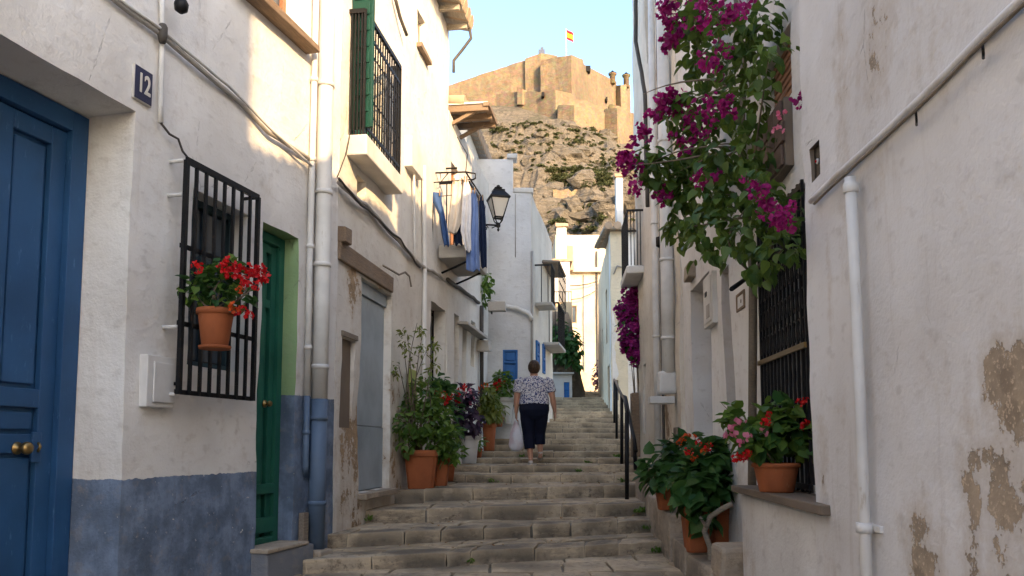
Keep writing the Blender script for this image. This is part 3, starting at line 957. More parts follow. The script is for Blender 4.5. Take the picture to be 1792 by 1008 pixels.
# ---- second house: balcony, grey metal door, timber lintel
L2 = House('village_house', (-1.583, 7.13), (-.945, 11.5), 'tall cream house with iron balcony and timber lintel, left of stairs')
dx0, dzt = L2.L(632, 484); dx1, _ = L2.L(686, 500); _, dzb = L2.L(634, 862)
nx0, nzt = L2.L(597, 588); nx1, _ = L2.L(620, 600); _, nzb = L2.L(597, 748)
vx0, vzt = L2.L(626, 305); vx1, _ = L2.L(640, 305); _, vzb = L2.L(632, 348)
bkx0, _ = L2.L(612, 240); bkx1, _ = L2.L(655, 240)
_, bfz = L2.L(640, 235)
tw0, twt = L2.L(731, 14); tw1, _ = L2.L(744, 14); _, twb = L2.L(731, 80)
bd0, bdt = L2.L(754, 526); bd1, _ = L2.L(779, 545); _, bdb = L2.L(755, 770)
BL0, balz = L2.L(606, 232); PJ = min((i * .02 for i in range(10, 45)), key=lambda o: abs(L2.L(641, 228, o)[0] - BL0)); BL1 = L2.L(706, 312, PJ)[0]
print('BALC', BL0, BL1, balz, PJ)
mp2 = plaster('cream_plaster', (.75, .71, .64), patches=((.55, .9, .9, 1.5, .40), (1.9, 1.0, .7, 1.4, .34), (.45, 2.6, .45, .7, .34), (1.2, 2.4, .6, .9, .3)), tint=(.52, .42, .30), peel=(.42, .29, .17), streak=.4, wear=.6)
op2 = [(dx0, dx1, dzb, dzt, .10), (nx0, nx1, nzb, nzt, .04), (vx0, vx1, vzb, vzt, .12), (BL0 + .1, BL1 - .1, balz + .03, balz + 2.35, .16), (tw0, tw1, twb, twt, .12), (bd0, bd1, bdb, bdt, .22)]
L2.wall(L2.w, 4, -.4, 7.3, op2, [mp2], .11, .016)
tiles_eave(L2.root, -.1, L2.w + .12, -.32, 3.9, 7.36, 1.1, M['tile'])
for i in range(9):
    xx = .1 + i * .52; MB().box((xx, -.30, 7.22), (xx + .05, .0, 7.29)).build('rafter', M['wood_pale'], L2.root)
q = [(L2.w + .02, -.31, 7.31), (L2.w + .04, -.33, 7.16), (L2.w + .0, -.2, 6.96), (L2.w - .02, -.08, 6.8), (L2.w - .02, -.08, 6.62)]
pipe(L2.root, q, .022, M['cable_dark'], 'gutter_pipe')
dr = fbox(L2.root, 'door', dx0, dx1, dzb, dzt, .10, .13, M['grey_metal'], 0)
zm = dzb + (dzt - dzb) * .31
fbox(dr, 'panel', dx0 + .006, dx1 - .006, dzb + .01, zm - .004, .08, .099, M['grey_metal'], .003)
fbox(dr, 'panel', dx0 + .006, dx1 - .006, zm + .004, dzt - .14, .086, .099, M['grey_metal'], .003)
fbox(dr, 'transom', dx0, dx1, dzt - .13, dzt, .06, .099, M['grey_metal'], .003)
fbox(dr, 'letter_plate', dx0 + .03, dx0 + .2, dzt - .62, dzt - .56, .078, .0855, M['blue_shut'], .002)
fbox(L2.root, 'threshold', dx0 - .03, dx1 + .04, dzb - .06, dzb - .003, -.1, .15, M['block'], .008, .004)
fbox(L2.root, 'blind_panel', nx0, nx1, nzb, nzt, .035, .06, M['brown_panel'], .002)
fbox(L2.root, 'niche_lintel', nx0 - .02, nx1 + .03, nzt, nzt + .05, -.03, .03, M['wood_grey'], .004)
lx0, lz1 = L2.L(592, 384); lx1, _ = L2.L(684, 470)
MB().box((lx0, -.03, dzt + .03), (lx1, .05, dzt + .19), 0, .012).build('timber_lintel', M['wood'], L2.root, .01)
MB().box((lx0, -.08, dzt + .19), (lx0 + .15, .05, dzt + .33), 0, .01).build('beam_end', M['wood'], L2.root, .012)
q = L2.pt(695, 480, .1)
MB().tube(wobble([(q.x - .2, 0, q.z + .06), (q.x, -.12, q.z), (q.x + .1, -.16, q.z + .05), (q.x + .2, -.18, q.z + .02), (q.x + .22, -.2, q.z - .1)], .02, .05), [.03] * 6 + [.02] * 60 if False else .011, 6).build('rusty_hook', M['wood_grey'], L2.root)
fbox(L2.root, 'niche_back', vx0, vx1, vzb, vzt, .12, .14, M['dark'], 0)
window(L2.root, tw0, tw1, twb, twt, .12, M['wood_grey'], (0, 1))
fbox(L2.root, 'window_sill', tw0 - .08, tw1 + .08, twb - .06, twb - .003, -.08, .1, M['wood'], .006, .004)
# iron-grilled dark doorway
bdr = fbox(L2.root, 'door', bd0, bd1, bdb, bdt, .24, .27, M['dark'], 0)
for i in range(7):
    xx = bd0 + .03 + (bd1 - bd0 - .06) * i / 6; MB().beam((xx, .17, bdb), (xx, .17, bdt), .02, .02).build('bar', M['iron'], bdr)
for zz in (bdb + .3, bdb + 1.1, bdb + 1.8): MB().beam((bd0, .185, zz), (bd1, .185, zz), .015, .04).build('crossbar', M['iron'], bdr)
# balcony
bz = balz - .02; pj = PJ; bl0, bl1 = BL0, BL1
slab = MB().box((bl0, -pj, bz - .2), (bl1, .02, bz), 0, .006).build('balcony', M['white_paint'], L2.root, .015)
top = bz + 1.22
MB().beam((bl0 + .03, -pj + .04, top), (bl1 - .03, -pj + .04, top), .03, .045).build('handrail', M['iron'], slab)
MB().beam((bl0 + .03, -.0, top), (bl0 + .03, -pj + .04, top), .03, .045).build('handrail', M['iron'], slab)
MB().beam((bl1 - .03, -.0, top), (bl1 - .03, -pj + .04, top), .03, .045).build('handrail', M['iron'], slab)
MB().beam((bl0 + .03, -pj + .04, bz + .1), (bl1 - .03, -pj + .04, bz + .1), .015, .03).build('rail', M['iron'], slab)
MB().beam((bl0 + .03, -pj + .04, top - .18), (bl1 - .03, -pj + .04, top - .18), .015, .03).build('rail', M['iron'], slab)
n = 15
for i in range(n + 1):
    xx = bl0 + .03 + (bl1 - bl0 - .06) * i / n
    t = .024 if i in (0, n) else .014
    MB().beam((xx, -pj + .04, bz), (xx, -pj + .04, top), t, t).build('baluster', M['iron'], slab)
    if 0 < i < n and i % 2 == 0:
        for s in (-1, 1):
            for zc in (bz + .35, bz + .8):
                MB().tube([(xx + s * (.045 - .045 * math.cos(a)), -pj + .04, zc + .09 * math.sin(a)) for a in [k * .6 for k in range(-2, 7)]], .006, 5).build('scroll', M['iron'], slab)
for (xx) in (bl0 + .03, bl1 - .03):
    for i in range(1, 5):
        yy = -pj + .04 + (pj - .04) * i / 5
        MB().beam((xx, yy, bz), (xx, yy, top), .014, .014).build('baluster', M['iron'], slab)
# balcony door: green glazed leaves
bdoor = panel_door(L2.root, BL0 + .12, (BL0 + BL1) / 2, balz + .04, balz + 2.33, .15, M['green_door'], (.5, 1.2), 1, .07, 'balcony_door')
panel_door(L2.root, (BL0 + BL1) / 2, BL1 - .12, balz + .04, balz + 2.33, .15, M['green_door'], (.5, 1.2), 1, .07, 'balcony_door')
M['green_shaded'] = paint('shaded_green_paint', (.007, .055, .04), .45, .3)  # darker copy of the door green, with shade put into the colour
lf = MB().box((0, -.02, 0), (.22, .02, 2.2)).build('shutter', M['green_shaded'], L2.root, .006); lf.location = (BL0 + .09, -.02, balz + .06); lf.rotation_euler = (0, 0, R(-100))
for i in range(12): MB().box((.03, -.03, .15 + i * .16), (.19, -.021, .27 + i * .16)).build('slat', M['green_shaded'], lf, .003)
# cables on second house
p2 = lambda px, py, o=.04: L2.pt(px, py, o)
MB().tube(wobble([p2(592, 322), p2(640, 360), p2(700, 425), p2(735, 462), p2(778, 490)], .03, .09), .022, 6).build('wall_cable', M['cable'], L2.root)
MB().tube(wobble([p2(592, 316, .06), p2(640, 366, .06), p2(700, 420, .06), p2(735, 468, .06)], .035, .08), .013, 6).build('wall_cable', M['cable_dark'], L2.root)
MB().tube(wobble([p2(742, 290), p2(743, 460), p2(742, 680)], .006, .2), .03, 8).build('conduit_pipe', M['pipe'], L2.root)
MB().tube(wobble([p2(724, 275, .05), p2(726, 460, .05)], .004, .2), .016, 6).build('conduit_pipe', M['pipe'], L2.root)
MB().box(tuple(p2(721, 290, .1)), tuple(p2(728, 265, .0))).build('junction_box', M['white_paint'], L2.root, .01)
MB().tube(wobble([p2(690, -10, .05), p2(700, 30, .05), p2(712, 62, .08)], .004, .1), .02, 6).build('rusty_hook', M['cable_dark'], L2.root)
MB().tube(wobble([p2(590, 312, .03), p2(607, 270, .03), p2(612, 235, .03)], .02, .1), .006, 5).build('wall_cable', M['cable_dark'], L2.root)
mt = empty('painted_board', L2.W(*(lambda t: (t[0], -.04, 1.2))(L2.L(716, 680))), L2.root.rotation_euler.z)
tag(mt, 'small yellow green painted board hung behind the bare shrub', 'board')
MB().box((-.15, -.02, .2), (.15, .02, .8), 0, .012).build('board', paint('lime_paint', (.38, .42, .12), .7), mt, .01)
MB().beam((0, .0, .78), (0, .05, .82), .02, .02).build('hook', M['iron'], mt)
L2dz = dzt

# ---- third house: laundry balcony
L3 = House('village_house', (-.945, 11.5), (-.449, 14.9), 'cream house with laundry balcony and narrow doorways, left of stairs')
ops = []
specs = []
for (xl, xr, yt, yb) in ((795, 803, 548, 760), (809, 817, 565, 755), (824, 831, 560, 640)):
    a0, zt = L3.L(xl, yt); a1, _ = L3.L(xr, yt); _, zb = L3.L(xl, yb)
    specs.append((a0, a1, zb, zt)); ops.append((a0, a1, zb, zt, .14))
uw0, uwt = L3.L(790, 235, 0); uw1 = uw0 + .5
ops.append((uw0, uw1, 3.9, 5.35, .14))
mp3 = plaster('cream_plaster_2', (.76, .73, .67), patches=((.5, 1.0, 1.2, .8, .2),), tint=(.55, .46, .35), streak=.3)
L3.wall(L3.w, 4, -.4, 6.05, ops, [mp3], .14, .014)
for k, (a0, a1, zb, zt) in enumerate(specs):
    if k < 2: plank_door(L3.root, a0, a1, zb, zt, .12, [M['brown_panel'], M['grey_metal']][k], 3, 2)
    else: window(L3.root, a0, a1, zb, zt, .12, M['white_paint'], (1, 1))
window(L3.root, uw0, uw1, 3.9, 5.35, .12, M['wood_orange'], (1, 1))
# timber canopy on top
cn = empty('timber_canopy', L3.W(.55, 0, 5.95), L3.root.rotation_euler.z); tag(cn, 'small projecting timber canopy at the roof edge above laundry balcony', 'canopy')
MB().box((-.35, -.55, .26), (.35, .3, .30), 0, .01).build('board', M['white_paint'], cn)
for xx in (-.32, 0, .32): MB().beam((xx, .3, .2), (xx, -.56, .2), .07, .09).build('joist', M['wood'], cn)
MB().beam((-.38, -.54, .24), (.38, -.54, .24), .09, .06).build('fascia', M['wood'], cn)
for i in range(4): MB().tube([(-.3 + i * .2, -.2, .34), (-.3 + i * .2, .3, .38)], [.09, .08], 8).build('roof_tile_row', M['tile'], cn)
for (xx) in (-.28, .28): MB().beam((xx, .0, .0), (xx, -.4, .2), .05, .05).build('strut', M['wood'], cn)
# balcony with laundry
ca, cz = .1, 3.86
cb0, cb1 = -.55, .7
bs = MB().box((cb0, -.46, cz - .17), (cb1, .0, cz), 0, .01).build('balcony', M['concrete'], L3.root, .015)
MB().beam((cb0 + .02, -.43, cz + .9), (cb1 - .02, -.43, cz + .9), .025, .03).build('handrail', M['iron'], bs)
MB().beam((cb0 + .02, -.43, cz + .9), (cb0 + .02, 0, cz + .9), .025, .03).build('handrail', M['iron'], bs)
for i in range(12):
    xx = cb0 + .02 + (cb1 - cb0 - .04) * i / 11; MB().beam((xx, -.43, cz), (xx, -.43, cz + .9), .014, .014).build('baluster', M['iron'], bs)
for i in range(1, 4):
    yy = -.43 * i / 4; MB().beam((cb0 + .02, yy, cz), (cb0 + .02, yy, cz + .9), .014, .014).build('baluster', M['iron'], bs)
for (xx) in (-.35, .5): MB().tube([(xx, 0, cz - .34), (xx, -.2, cz - .26), (xx, -.4, cz - .17)], .016, 6).build('bracket', M['iron'], bs)
# hood over doors, lamp
MB().box((.75, -.16, 2.95), (2.5, .02, 3.0), 0, .01).build('door_hood', M['concrete'], L3.root, .008)
MB().box((2.3, -.22, 2.72), (2.55, .02, 2.9), 0, .02).build('door_hood', M['concrete'], L3.root, .01)
p3 = lambda px, py, o=.04: L3.pt(px, py, o)
MB().tube(wobble([p3(783, 490), p3(815, 512), p3(838, 530)], .02, .1), .03, 6).build('wall_cable', M['cable_dark'], L3.root)
MB().tube([p3(843, 535, .05), p3(843, 700, .05)], .035, 8).build('drainpipe', M['cable_dark'], L3.root)
# building behind (upper white block with tiled edge)
L3b = House('village_house', (-.82, 14.0), (-.42, 17.6), 'white upper house with tiled roof edge behind the timber canopy')
wz0 = 6.35
L3b.wall(L3b.w, 3.4, 3.5, 6.8, [(.5, 1.0, 5.9, 6.5, .12)], [plaster('white_plaster_upper', (.76, .72, .64))], .2, .012)
window(L3b.root, .5, 1.0, 5.9, 6.5, .1, M['wood_grey'], (1, 0))
tiles_eave(L3b.root, -.1, L3b.w + .1, -.14, 3.5, 6.87, .7, M['tile'])

# ---- house with the blue shutter, facing down the stairs
L4 = House('village_house', (-.75, 15.2), (.37, 15.2), 'white house with blue shutter behind lantern, facing down the stairs')
sx0, szt = L4.L(880, 612); sx1, _ = L4.L(906, 612); _, szb = L4.L(880, 668)
mp4 = plaster('shaded_front_plaster', (.70, .71, .72), tint=(.55, .53, .5), streak=.15)  # bluish shade of the front is put into its colour
_, tz1 = L4.L(860, 277); _, tz2 = L4.L(910, 338)
L4.wall(L4.w, .5, -.3, tz2, [(sx0, sx1, szb, szt, .05)], [mp4], .12, .014)
a_, _z = L4.L(898, 300)
MB().box((-.3, .04, tz2 + .004), (a_, 2.6, tz1)).build('parapet', mp4, L4.root, .01)
MB().box((a_ - .12, -.02, tz1 + .0), (a_ + .08, .3, tz1 + .10), 0, .01).build('parapet_cap', M['white_paint'], L4.root, .02)
MB().box((a_, -.04, tz2), (L4.w + .04, .5, tz2 + .1), 0, .01).build('parapet_cap', M['white_paint'], L4.root, .02)
shp = panel_door(L4.root, sx0, sx1, szb, szt, .03, M['blue_shut'], (.62, .38), 1, .035, 'shutter')
L4.root.rotation_euler.z = 0
ang = math.atan2(3.8, .594); wl = math.hypot(3.8, .594)
sw_ops = []
def l4s(px, py):
    d = ray(px, py); o = Vector((.37, 15.2, 0)); u = Vector((math.cos(ang), math.sin(ang), 0)); nn = Vector((-u.y, u.x, 0))
    t = (o - CP).dot(nn) / d.dot(nn); q = CP + d * t
    return (q - o).dot(u), q.z
for (xl, xr, yt, yb) in ((937.5, 942, 595, 640), (948.5, 952, 601, 652)):
    a0, zt = l4s(xl, yt); a1, _ = l4s(xr, yt); _, zb = l4s(xl, yb); sw_ops.append((a0, a1, zb, zt, .06))
mp4b = plaster('lit_side_plaster', (.74, .68, .58), streak=.2)  # cream copy for the alley side, its warm light put into the colour
sw = wall_shell('side_wall', L4.root, wl, .6, -.3, tz2, sw_ops, [mp4b], .16, .012)
sw.location = (1.125, .02, 0); sw.rotation_euler = (0, 0, ang)
for (a0, a1, zb, zt, _d) in sw_ops: panel_door(sw, a0, a1, zb, zt, .0, M['blue_shut'], (.5, .5), 1, .05, 'shutter')
# balconies on the side wall
for (a0, a1, zf, h) in ((.5, 1.15, 3.92, .75), (1.9, 3.4, 3.3, .85)):
    bb = MB().box((a0, -.35, zf - .07), (a1, .01, zf), 0, .01).build('balcony', M['concrete'], sw, .01)
    nb = 6 if a1 - a0 < 1 else 12
    for i in range(nb):
        xx = a0 + .02 + (a1 - a0 - .04) * i / (nb - 1); MB().beam((xx, -.33, zf), (xx, -.33, zf + h), .016, .016).build('baluster', M['iron'], bb)
    for i in (1, 2): MB().beam((a0 + .02, -.33 * i / 2.5, zf), (a0 + .02, -.33 * i / 2.5, zf + h), .016, .016).build('baluster', M['iron'], bb)
    MB().beam((a0, -.33, zf + h), (a1, -.33, zf + h), .03, .03).build('handrail', M['iron'], bb)
    MB().beam((a0 + .02, -.33, zf + h), (a0 + .02, 0, zf + h), .03, .03).build('handrail', M['iron'], bb)
hd = MB().box((1.75, -.38, 5.0), (3.45, .0, 5.05), 0, .02).build('hood', M['wood_grey'], sw, .01)
for i in range(8): MB().beam((1.75 + i * .24, -.36, 4.15), (1.75 + i * .24, -.36, 5.0), .014, .014).build('bar', M['iron'], hd)
for zz in (4.3, 4.6, 4.85): MB().beam((1.75, -.36, zz), (3.45, -.36, zz), .014, .014).build('bar', M['iron'], hd)
# white conduit across the front
c1 = [L4.pt(852, 524, .07), L4.pt(880, 535, .07), L4.pt(905, 540, .08), L4.pt(925, 548, .09), L4.pt(931, 560, .09)]
MB().tube(c1, .045, 8).build('conduit_pipe', M['pipe'], L4.root)
MB().tube([L4.pt(931, 440, .03), L4.pt(931, 690, .03)], .03, 6).build('conduit_pipe', M['cable'], L4.root)
MB().tube([L4.pt(902, 340, .02), L4.pt(902, 450, .02)], .008, 5).build('wall_cable', M['cable'], L4.root)
# ================================================================== RIGHT HOUSES
# ---- near wall with the long conduit
R1 = House('village_house', (1.35, 3.6), (1.35 - .06 * 4.2, -.6), 'weathered white house wall with sloping conduit, nearest at right')
q = lambda px, py: R1.L(px, py)
def patch(px, py, rx, rz, amt):
    x, z = R1.L(px, py); return (x, z, rx, rz, amt)
mr1 = plaster('old_white_plaster', (.75, .735, .72), patches=(patch(1785, 690, .26, .30, .60), patch(1775, 900, .36, .5, .42), patch(1700, 900, .12, .5, .40), patch(1620, 990, .25, .3, .38), patch(1540, 80, .30, .8, .30), patch(1475, 250, .13, .9, .34), patch(1600, 120, .5, .4, .22), patch(1440, 850, .1, .5, .3), patch(1450, 520, .06, .4, .34)), tint=(.50, .42, .33), peel=(.44, .345, .245), streak=.45, wear=.35, bump=.35)
nx0, nzt = R1.L(1416, 262); nx1, _ = R1.L(1432, 262); _, nzb = R1.L(1416, 322)
R1.wall(R1.w, 4, -.4, 5.5, [(nx0, nx1, nzb, nzt, .05, 1)], [mr1, M['brown_panel']], .09, .016)
tiles_eave(R1.root, -.05, R1.w, -.08, 3.9, 5.56, 1.0, M['tile'])
fbox(R1.root, 'bell_plate', nx0 + .004, nx1 - .004, nzb + .01, nzt - .004, .02, .05, M['iron'], .002)
bp = MB().lathe([(.013, 0), (.013, .006), (.009, .008)], 14).build('bell_push', M['white_paint'], R1.root); bp.location = ((nx0 + nx1) / 2, .018, (nzb + nzt) / 2); bp.rotation_euler = (R(90), 0, 0)
bq = MB().lathe([(.006, 0), (.006, .004), (.003, .005)], 12).build('bell_button', M['fl_red'], R1.root); bq.location = ((nx0 + nx1) / 2, .0095, (nzb + nzt) / 2); bq.rotation_euler = (R(90), 0, 0)
p = lambda px, py, o=.03: R1.pt(px, py, o)
cz = p(1470, 312).z
# long sloping plastered ledge and cable
MB().tube(wobble([p(1420, 352, .02), p(1500, 275, .02), p(1600, 185, .02), p(1700, 85, .02), p(1800, -10, .02), p(1960, -165, .02)], .006, .08), .014, 8).build('plaster_ledge', mr1, R1.root)
MB().tube(wobble([p(1425, 357, .05), p(1500, 284, .05), p(1600, 195, .05), p(1700, 95, .05), p(1800, 0, .05), p(1960, -155, .05)], .006, .07), .006, 6).build('wall_cable', M['wood_grey'], R1.root)
for (px, py) in ((1720, 80), (1603, 197)):
    MB().tube([p(px, py, .04), p(px + 1, py + 12, .045), p(px + 1, py + 22, .02)], .004, 5).build('cable_hook', M['iron'], R1.root)
pts = [p(1478, 322, .04), p(1490, 400, .045), p(1497, 520, .045), p(1508, 700, .045), p(1518, 860, .045), p(1526, 1040, .045)]
pp = [Vector((pts[1].x + (pts[-1].x - pts[1].x) * .0, v.y, v.z)) for v in pts]
px_ = sum(v.x for v in pts) / len(pts)
pipe(R1.root, [(px_ - .01, -.045, pts[0].z), (px_, -.045, pts[2].z), (px_ + .004, -.045, pts[3].z), (px_, -.045, -.2)], .021, M['pipe'], 'drainpipe', [(px_, -.045, p(1520, 925, .04).z)], 12)
MB().lathe([(.024, -.06), (.029, -.055), (.029, -.03), (.024, -.02)], 12, (px_ - .01, -.045, pts[0].z)).build('pipe_collar', M['pipe'], R1.root)
fbox(R1.root, 'pipe_strap', px_ - .05, px_ + .07, p(1520, 925, .04).z - .012, p(1520, 925, .04).z + .012, -.02, .0, M['white_paint'], .003)
# stub rail beside the shelf
a = p(1394, 240, -.0)
# ---- unseen house behind the camera, placed and sized to shade the near walls
R0 = House('village_house', (.95, -4), (.8, -8.5), 'unseen tall white house further down the alley, shaped to shade the left wall')
R0.wall(R0.w, 2.2, -.4, 11, [], [mr1], .8, .01)

# ---- second house: bougainvillea, grille, doorway
R2 = House('village_house', (XR(8.6), 8.6), (XR(3.45), 3.45), 'white house with iron grille and bougainvillea, right of stairs')
gx0, gzt = R2.L(1333, 400); gx1 = gx0 + 1.0; _, gzb = R2.L(1336, 845)
dx0, dzt = R2.L(1209, 510); dx1, _ = R2.L(1241, 480); _, dzb = R2.L(1215, 800)
ux0, uzt = R2.L(1336, 150); ux1 = ux0 + .62; _, uzb = R2.L(1336, 240)
sx0, szt = R2.L(1264, 478); sx1, _ = R2.L(1279, 470); _, szb = R2.L(1270, 760)
def patch2(px, py, rx, rz, amt):
    x, z = R2.L(px, py); return (x, z, rx, rz, amt)
mr2 = plaster('white_plaster_right', (.76, .745, .72), patches=(patch2(1340, 960, .6, .3, .30), patch2(1190, 760, .25, .5, .3), patch2(1300, 800, .3, .3, .2)), tint=(.52, .43, .34), streak=.3, wear=.5, peel=(.38, .28, .18))
R2.wall(R2.w, 4, -.4, 6.05, [(dx0, dx1, dzb, dzt, .30), (sx0, sx1, szb, szt, .035, 1), (gx0, gx1, gzb, gzt, .22), (ux0, ux1, uzb, uzt + .1, .12)],
        [mr2, plaster('peeled_strip', (.52, .49, .46), patches=((0, 0, 30, 30, .16),), peel=(.25, .17, .10))], .1, .016)
tiles_eave(R2.root, 0, R2.w - .05, -.12, 3.9, 6.1, 1.0, M['tile'])
plank_door(R2.root, dx0, dx1, dzb, dzt, .28, M['wood'], 4, 3)
fbox(R2.root, 'lintel_stone', dx0 + .02, dx0 + .3, dzt + .09, dzt + .25, -.07, .05, M['block'], .015, .01)
# iron grille
gw = fbox(R2.root, 'window', gx0, gx1, gzb, gzt, .24, .27, M['dark'], 0)
gl = MB().beam((gx0 + .02, -.03, gzt - .03), (gx1 - .02, -.03, gzt - .03), .02, .03).build('window_grille', M['iron'], R2.root)
nb = 13
for i in range(nb):
    xx = gx0 + .02 + (gx1 - gx0 - .04) * i / (nb - 1); MB().beam((xx, -.03, gzb), (xx, -.03, gzt), .016, .016).build('bar', M['iron'], gl)
_, rz = R2.L(1335, 635, .03)
for zz, mm in ((rz, M['brass']), (gzb + .03, M['iron']), (rz + .62, M['iron'])):
    MB().beam((gx0, -.045, zz), (gx1, -.045, zz), .014, .03).build('crossbar', mm, gl)
for i in range(nb - 1):
    xx = gx0 + .02 + (gx1 - gx0 - .04) * (i + .5) / (nb - 1)
    for zc in (rz + .1, rz + .26, rz + .44, rz + .56):
        MB().tube([(xx + .034 * math.cos(t) * (1 - .08 * k), -.03, zc + .06 * math.sin(t)) for k, t in enumerate([j * .7 for j in range(9)])], .006, 5, cap=False).build('scroll', M['iron'], gl)
# shelf under the grille
shx0, shz = R2.L(1325, 856, .0)
MB().box((gx0 + .05, -.25, gzb - .05), (gx1 + .8, .0, gzb - .005), 0, .004).build('window_shelf', M['brown_panel'], R2.root, .006)
MB().box((gx0 + .12, -.2, -.4), (gx1 + .8, .0, gzb - .052), 0, .01).build('wall_base', mr2, R2.root, .02)
# upper window with timber boards and tiled box
wb = fbox(R2.root, 'window', ux0, ux1, uzb, uzt + .1, .11, .14, M['dark'], 0)
for i in range(9):
    zz = uzb + (uzt + .1 - uzb) * i / 9; fbox(wb, 'board', ux0 + .02, ux1 - .02, zz + .006, zz + (uzt + .1 - uzb) / 9 - .004, .06, .1, M['wood_orange'], .006)
bxx = fbox(R2.root, 'window_box', ux0 - .02, ux1, uzb - .42, uzb - .02, -.05, .02, M['brown_panel'], 0)
for r_ in range(3):
    for c_ in range(4):
        a = ux0 - .015 + c_ * .155 + (r_ % 2) * .03
        fbox(bxx, 'tile', a, min(a + .15, ux1 + .02), uzb - .41 + r_ * .13, uzb - .29 + r_ * .13, -.07, -.051, paint('brown_tile', (.13, .085, .065), .6) if (r_ + c_) == 0 else bpy.data.materials['brown_tile'], .005)
# white meter panel
a0, a1, az0, az1 = R2.rect(1240, 1256, 490, 578)
mt = empty('meter_cabinet', R2.W((a0 + a1) / 2, 0, az0), R2.root.rotation_euler.z); tag(mt, 'white meter cabinet with small window on right wall near doorway', 'meter cabinet')
hw, hh = (a1 - a0) / 2, az1 - az0
MB().box((-hw, -.05, 0), (hw, .02, hh)).build('body', M['white_paint'], mt, .008)
MB().box((-hw * .8, -.058, .03), (hw * .8, -.051, hh - .03)).build('lid', M['white_paint'], mt, .004)
MB().box((-hw * .1, -.063, hh * .14), (hw * .6, -.0585, hh * .40)).build('meter_window', M['cable'], mt, .002)
MB().box((-hw * .35, -.064, hh * .58), (hw * .05, -.0585, hh * .68)).build('lock', M['iron'], mt, .003)
# ceramic tile picture
a0, a1, az0, az1 = R2.rect(1292, 1306, 517, 548)
mt = empty('wall_tile', R2.W((a0 + a1) / 2, 0, az0), R2.root.rotation_euler.z); tag(mt, 'small framed ceramic tile on wall left of grille', 'wall tile')
hw, hh = (a1 - a0) / 2, az1 - az0
frame(mt, -hw, hw, 0, hh, -.0, .02, M['wood'], .02)
MB().box((-hw + .018, -.008, .018), (hw - .018, .01, hh - .018)).build('tile', M['pot_pale'], mt)
MB().lathe([(.018, 0), (.016, .003)], 12).build('motif', M['brown_panel'], mt).matrix_local = Matrix.Translation((0, -.0085, hh * .5)) @ Matrix.Rotation(R(90), 4, 'X')
# iron arm above the tile
mt = MB().tube([R2.pt(1280, 506, .35), R2.pt(1322, 476, .02)], .014, 6).build('awning_arm', M['iron'], R2.root)
# kerb stones below
for (px, py, s) in ((1300, 985, .2),):
    x, z = R2.L(px, py, .12); fbox(R2.root, 'base_stone', x - s, x + s * .8, z - .12, z + .11, -.3, .02, M['block'], .03, .02)

# ---- third stretch: drainpipe, balcony
R3 = House('village_house', (XR(13.8), 13.8), (XR(8.6) - .03, 8.6), 'tall stained cream house with drainpipe, behind the bougainvillea')
def patch3(px, py, rx, rz, amt):
    x, z = R3.L(px, py); return (x, z, rx, rz, amt)
d0, dt = R3.L(1146, 620); d1, _ = R3.L(1156, 610); _, db = R3.L(1150, 775)
e0, et = R3.L(1125, 640); e1, _ = R3.L(1129, 640); _, eb = R3.L(1127, 760)
h0, ht = R3.L(1136, 70); h1 = h0 + .5; hb = ht - 1.1
mr3 = plaster('stained_cream_plaster', (.74, .68, .58), patches=(patch3(1165, 720, .7, .9, .42), patch3(1150, 560, .3, .9, .32), patch3(1140, 660, .9, .5, .3), patch3(1150, 120, .6, 1.5, .2)), tint=(.50, .38, .25), peel=(.33, .23, .14), streak=.5, wear=.8)
R3.wall(R3.w, 7, -.4, 10.4, [(d0, d1, db, dt, .16), (e0, e1, eb, et, .14), (2.6, 3.1, 4.4, 5.9, .14), (.5, 1.2, 3.98, 5.9, .14), (4.9, 5.4, 6.6, 8.0, .14), (2.2, 2.7, 6.8, 8.1, .14)], [mr3], .13, .018)
tiles_eave(R3.root, -.03, R3.w + .1, -.1, 3.9, 10.46, 1.1, M['tile'])
plank_door(R3.root, d0, d1, db, dt, .14, M['wood_grey'], 3, 2)
plank_door(R3.root, e0, e1, eb, et, .12, M['wood_grey'], 3, 2)
window(R3.root, 2.6, 3.1, 4.4, 5.9, .12, M['wood'], (1, 2))
window(R3.root, 4.9, 5.4, 6.6, 8.0, .12, M['wood'], (1, 2)); window(R3.root, 2.2, 2.7, 6.8, 8.1, .12, M['wood'], (1, 2))
panel_door(R3.root, .5, 1.2, 3.98, 5.9, .12, M['wood'], (.5, 1.2), 2, .07, 'balcony_door')
p = lambda px, py, o=.08: R3.pt(px, py, o)
xx = p(1166, 400).x
pipe(R3.root, [(xx, -.08, 9.0), (xx, -.08, 3.0), (xx - .01, -.08, p(1168, 655).z)], .075, M['pipe'], 'drainpipe', [(xx, -.08, z) for z in (2.3, 3.2, 4.6, 6.2)], 14)
fbox(R3.root, 'pipe_spout', xx - .11, xx + .06, p(1168, 690).z, p(1168, 652).z, -.2, .0, M['white_paint'], .03, .012)
MB().box((xx - .2, -.3, p(1175, 700).z - .03), (xx + .05, -.02, p(1175, 692).z)).build('spout_lip', M['white_paint'], R3.root, .01)
MB().lathe([(.03, 0), (.06, .02), (.06, .12), (.03, .13)], 10, (xx - .1, -.13, p(1155, 452).z)).build('wall_lamp', M['iron'], R3.root)
x2 = p(1143, 400).x
pipe(R3.root, [(x2, -.06, 8.9), (x2, -.06, 2.8), (x2, -.06, .9)], .045, M['pipe'], 'conduit_pipe', [(x2, -.06, z) for z in (2.5, 4, 5.5)])
x3 = p(1152, 600).x
pipe(R3.root, wobble([(x3, -.03, 7), (x3, -.03, .9)], .02, .3), .018, M['cable_dark'], 'wall_cable')
x4 = p(1122, 300).x
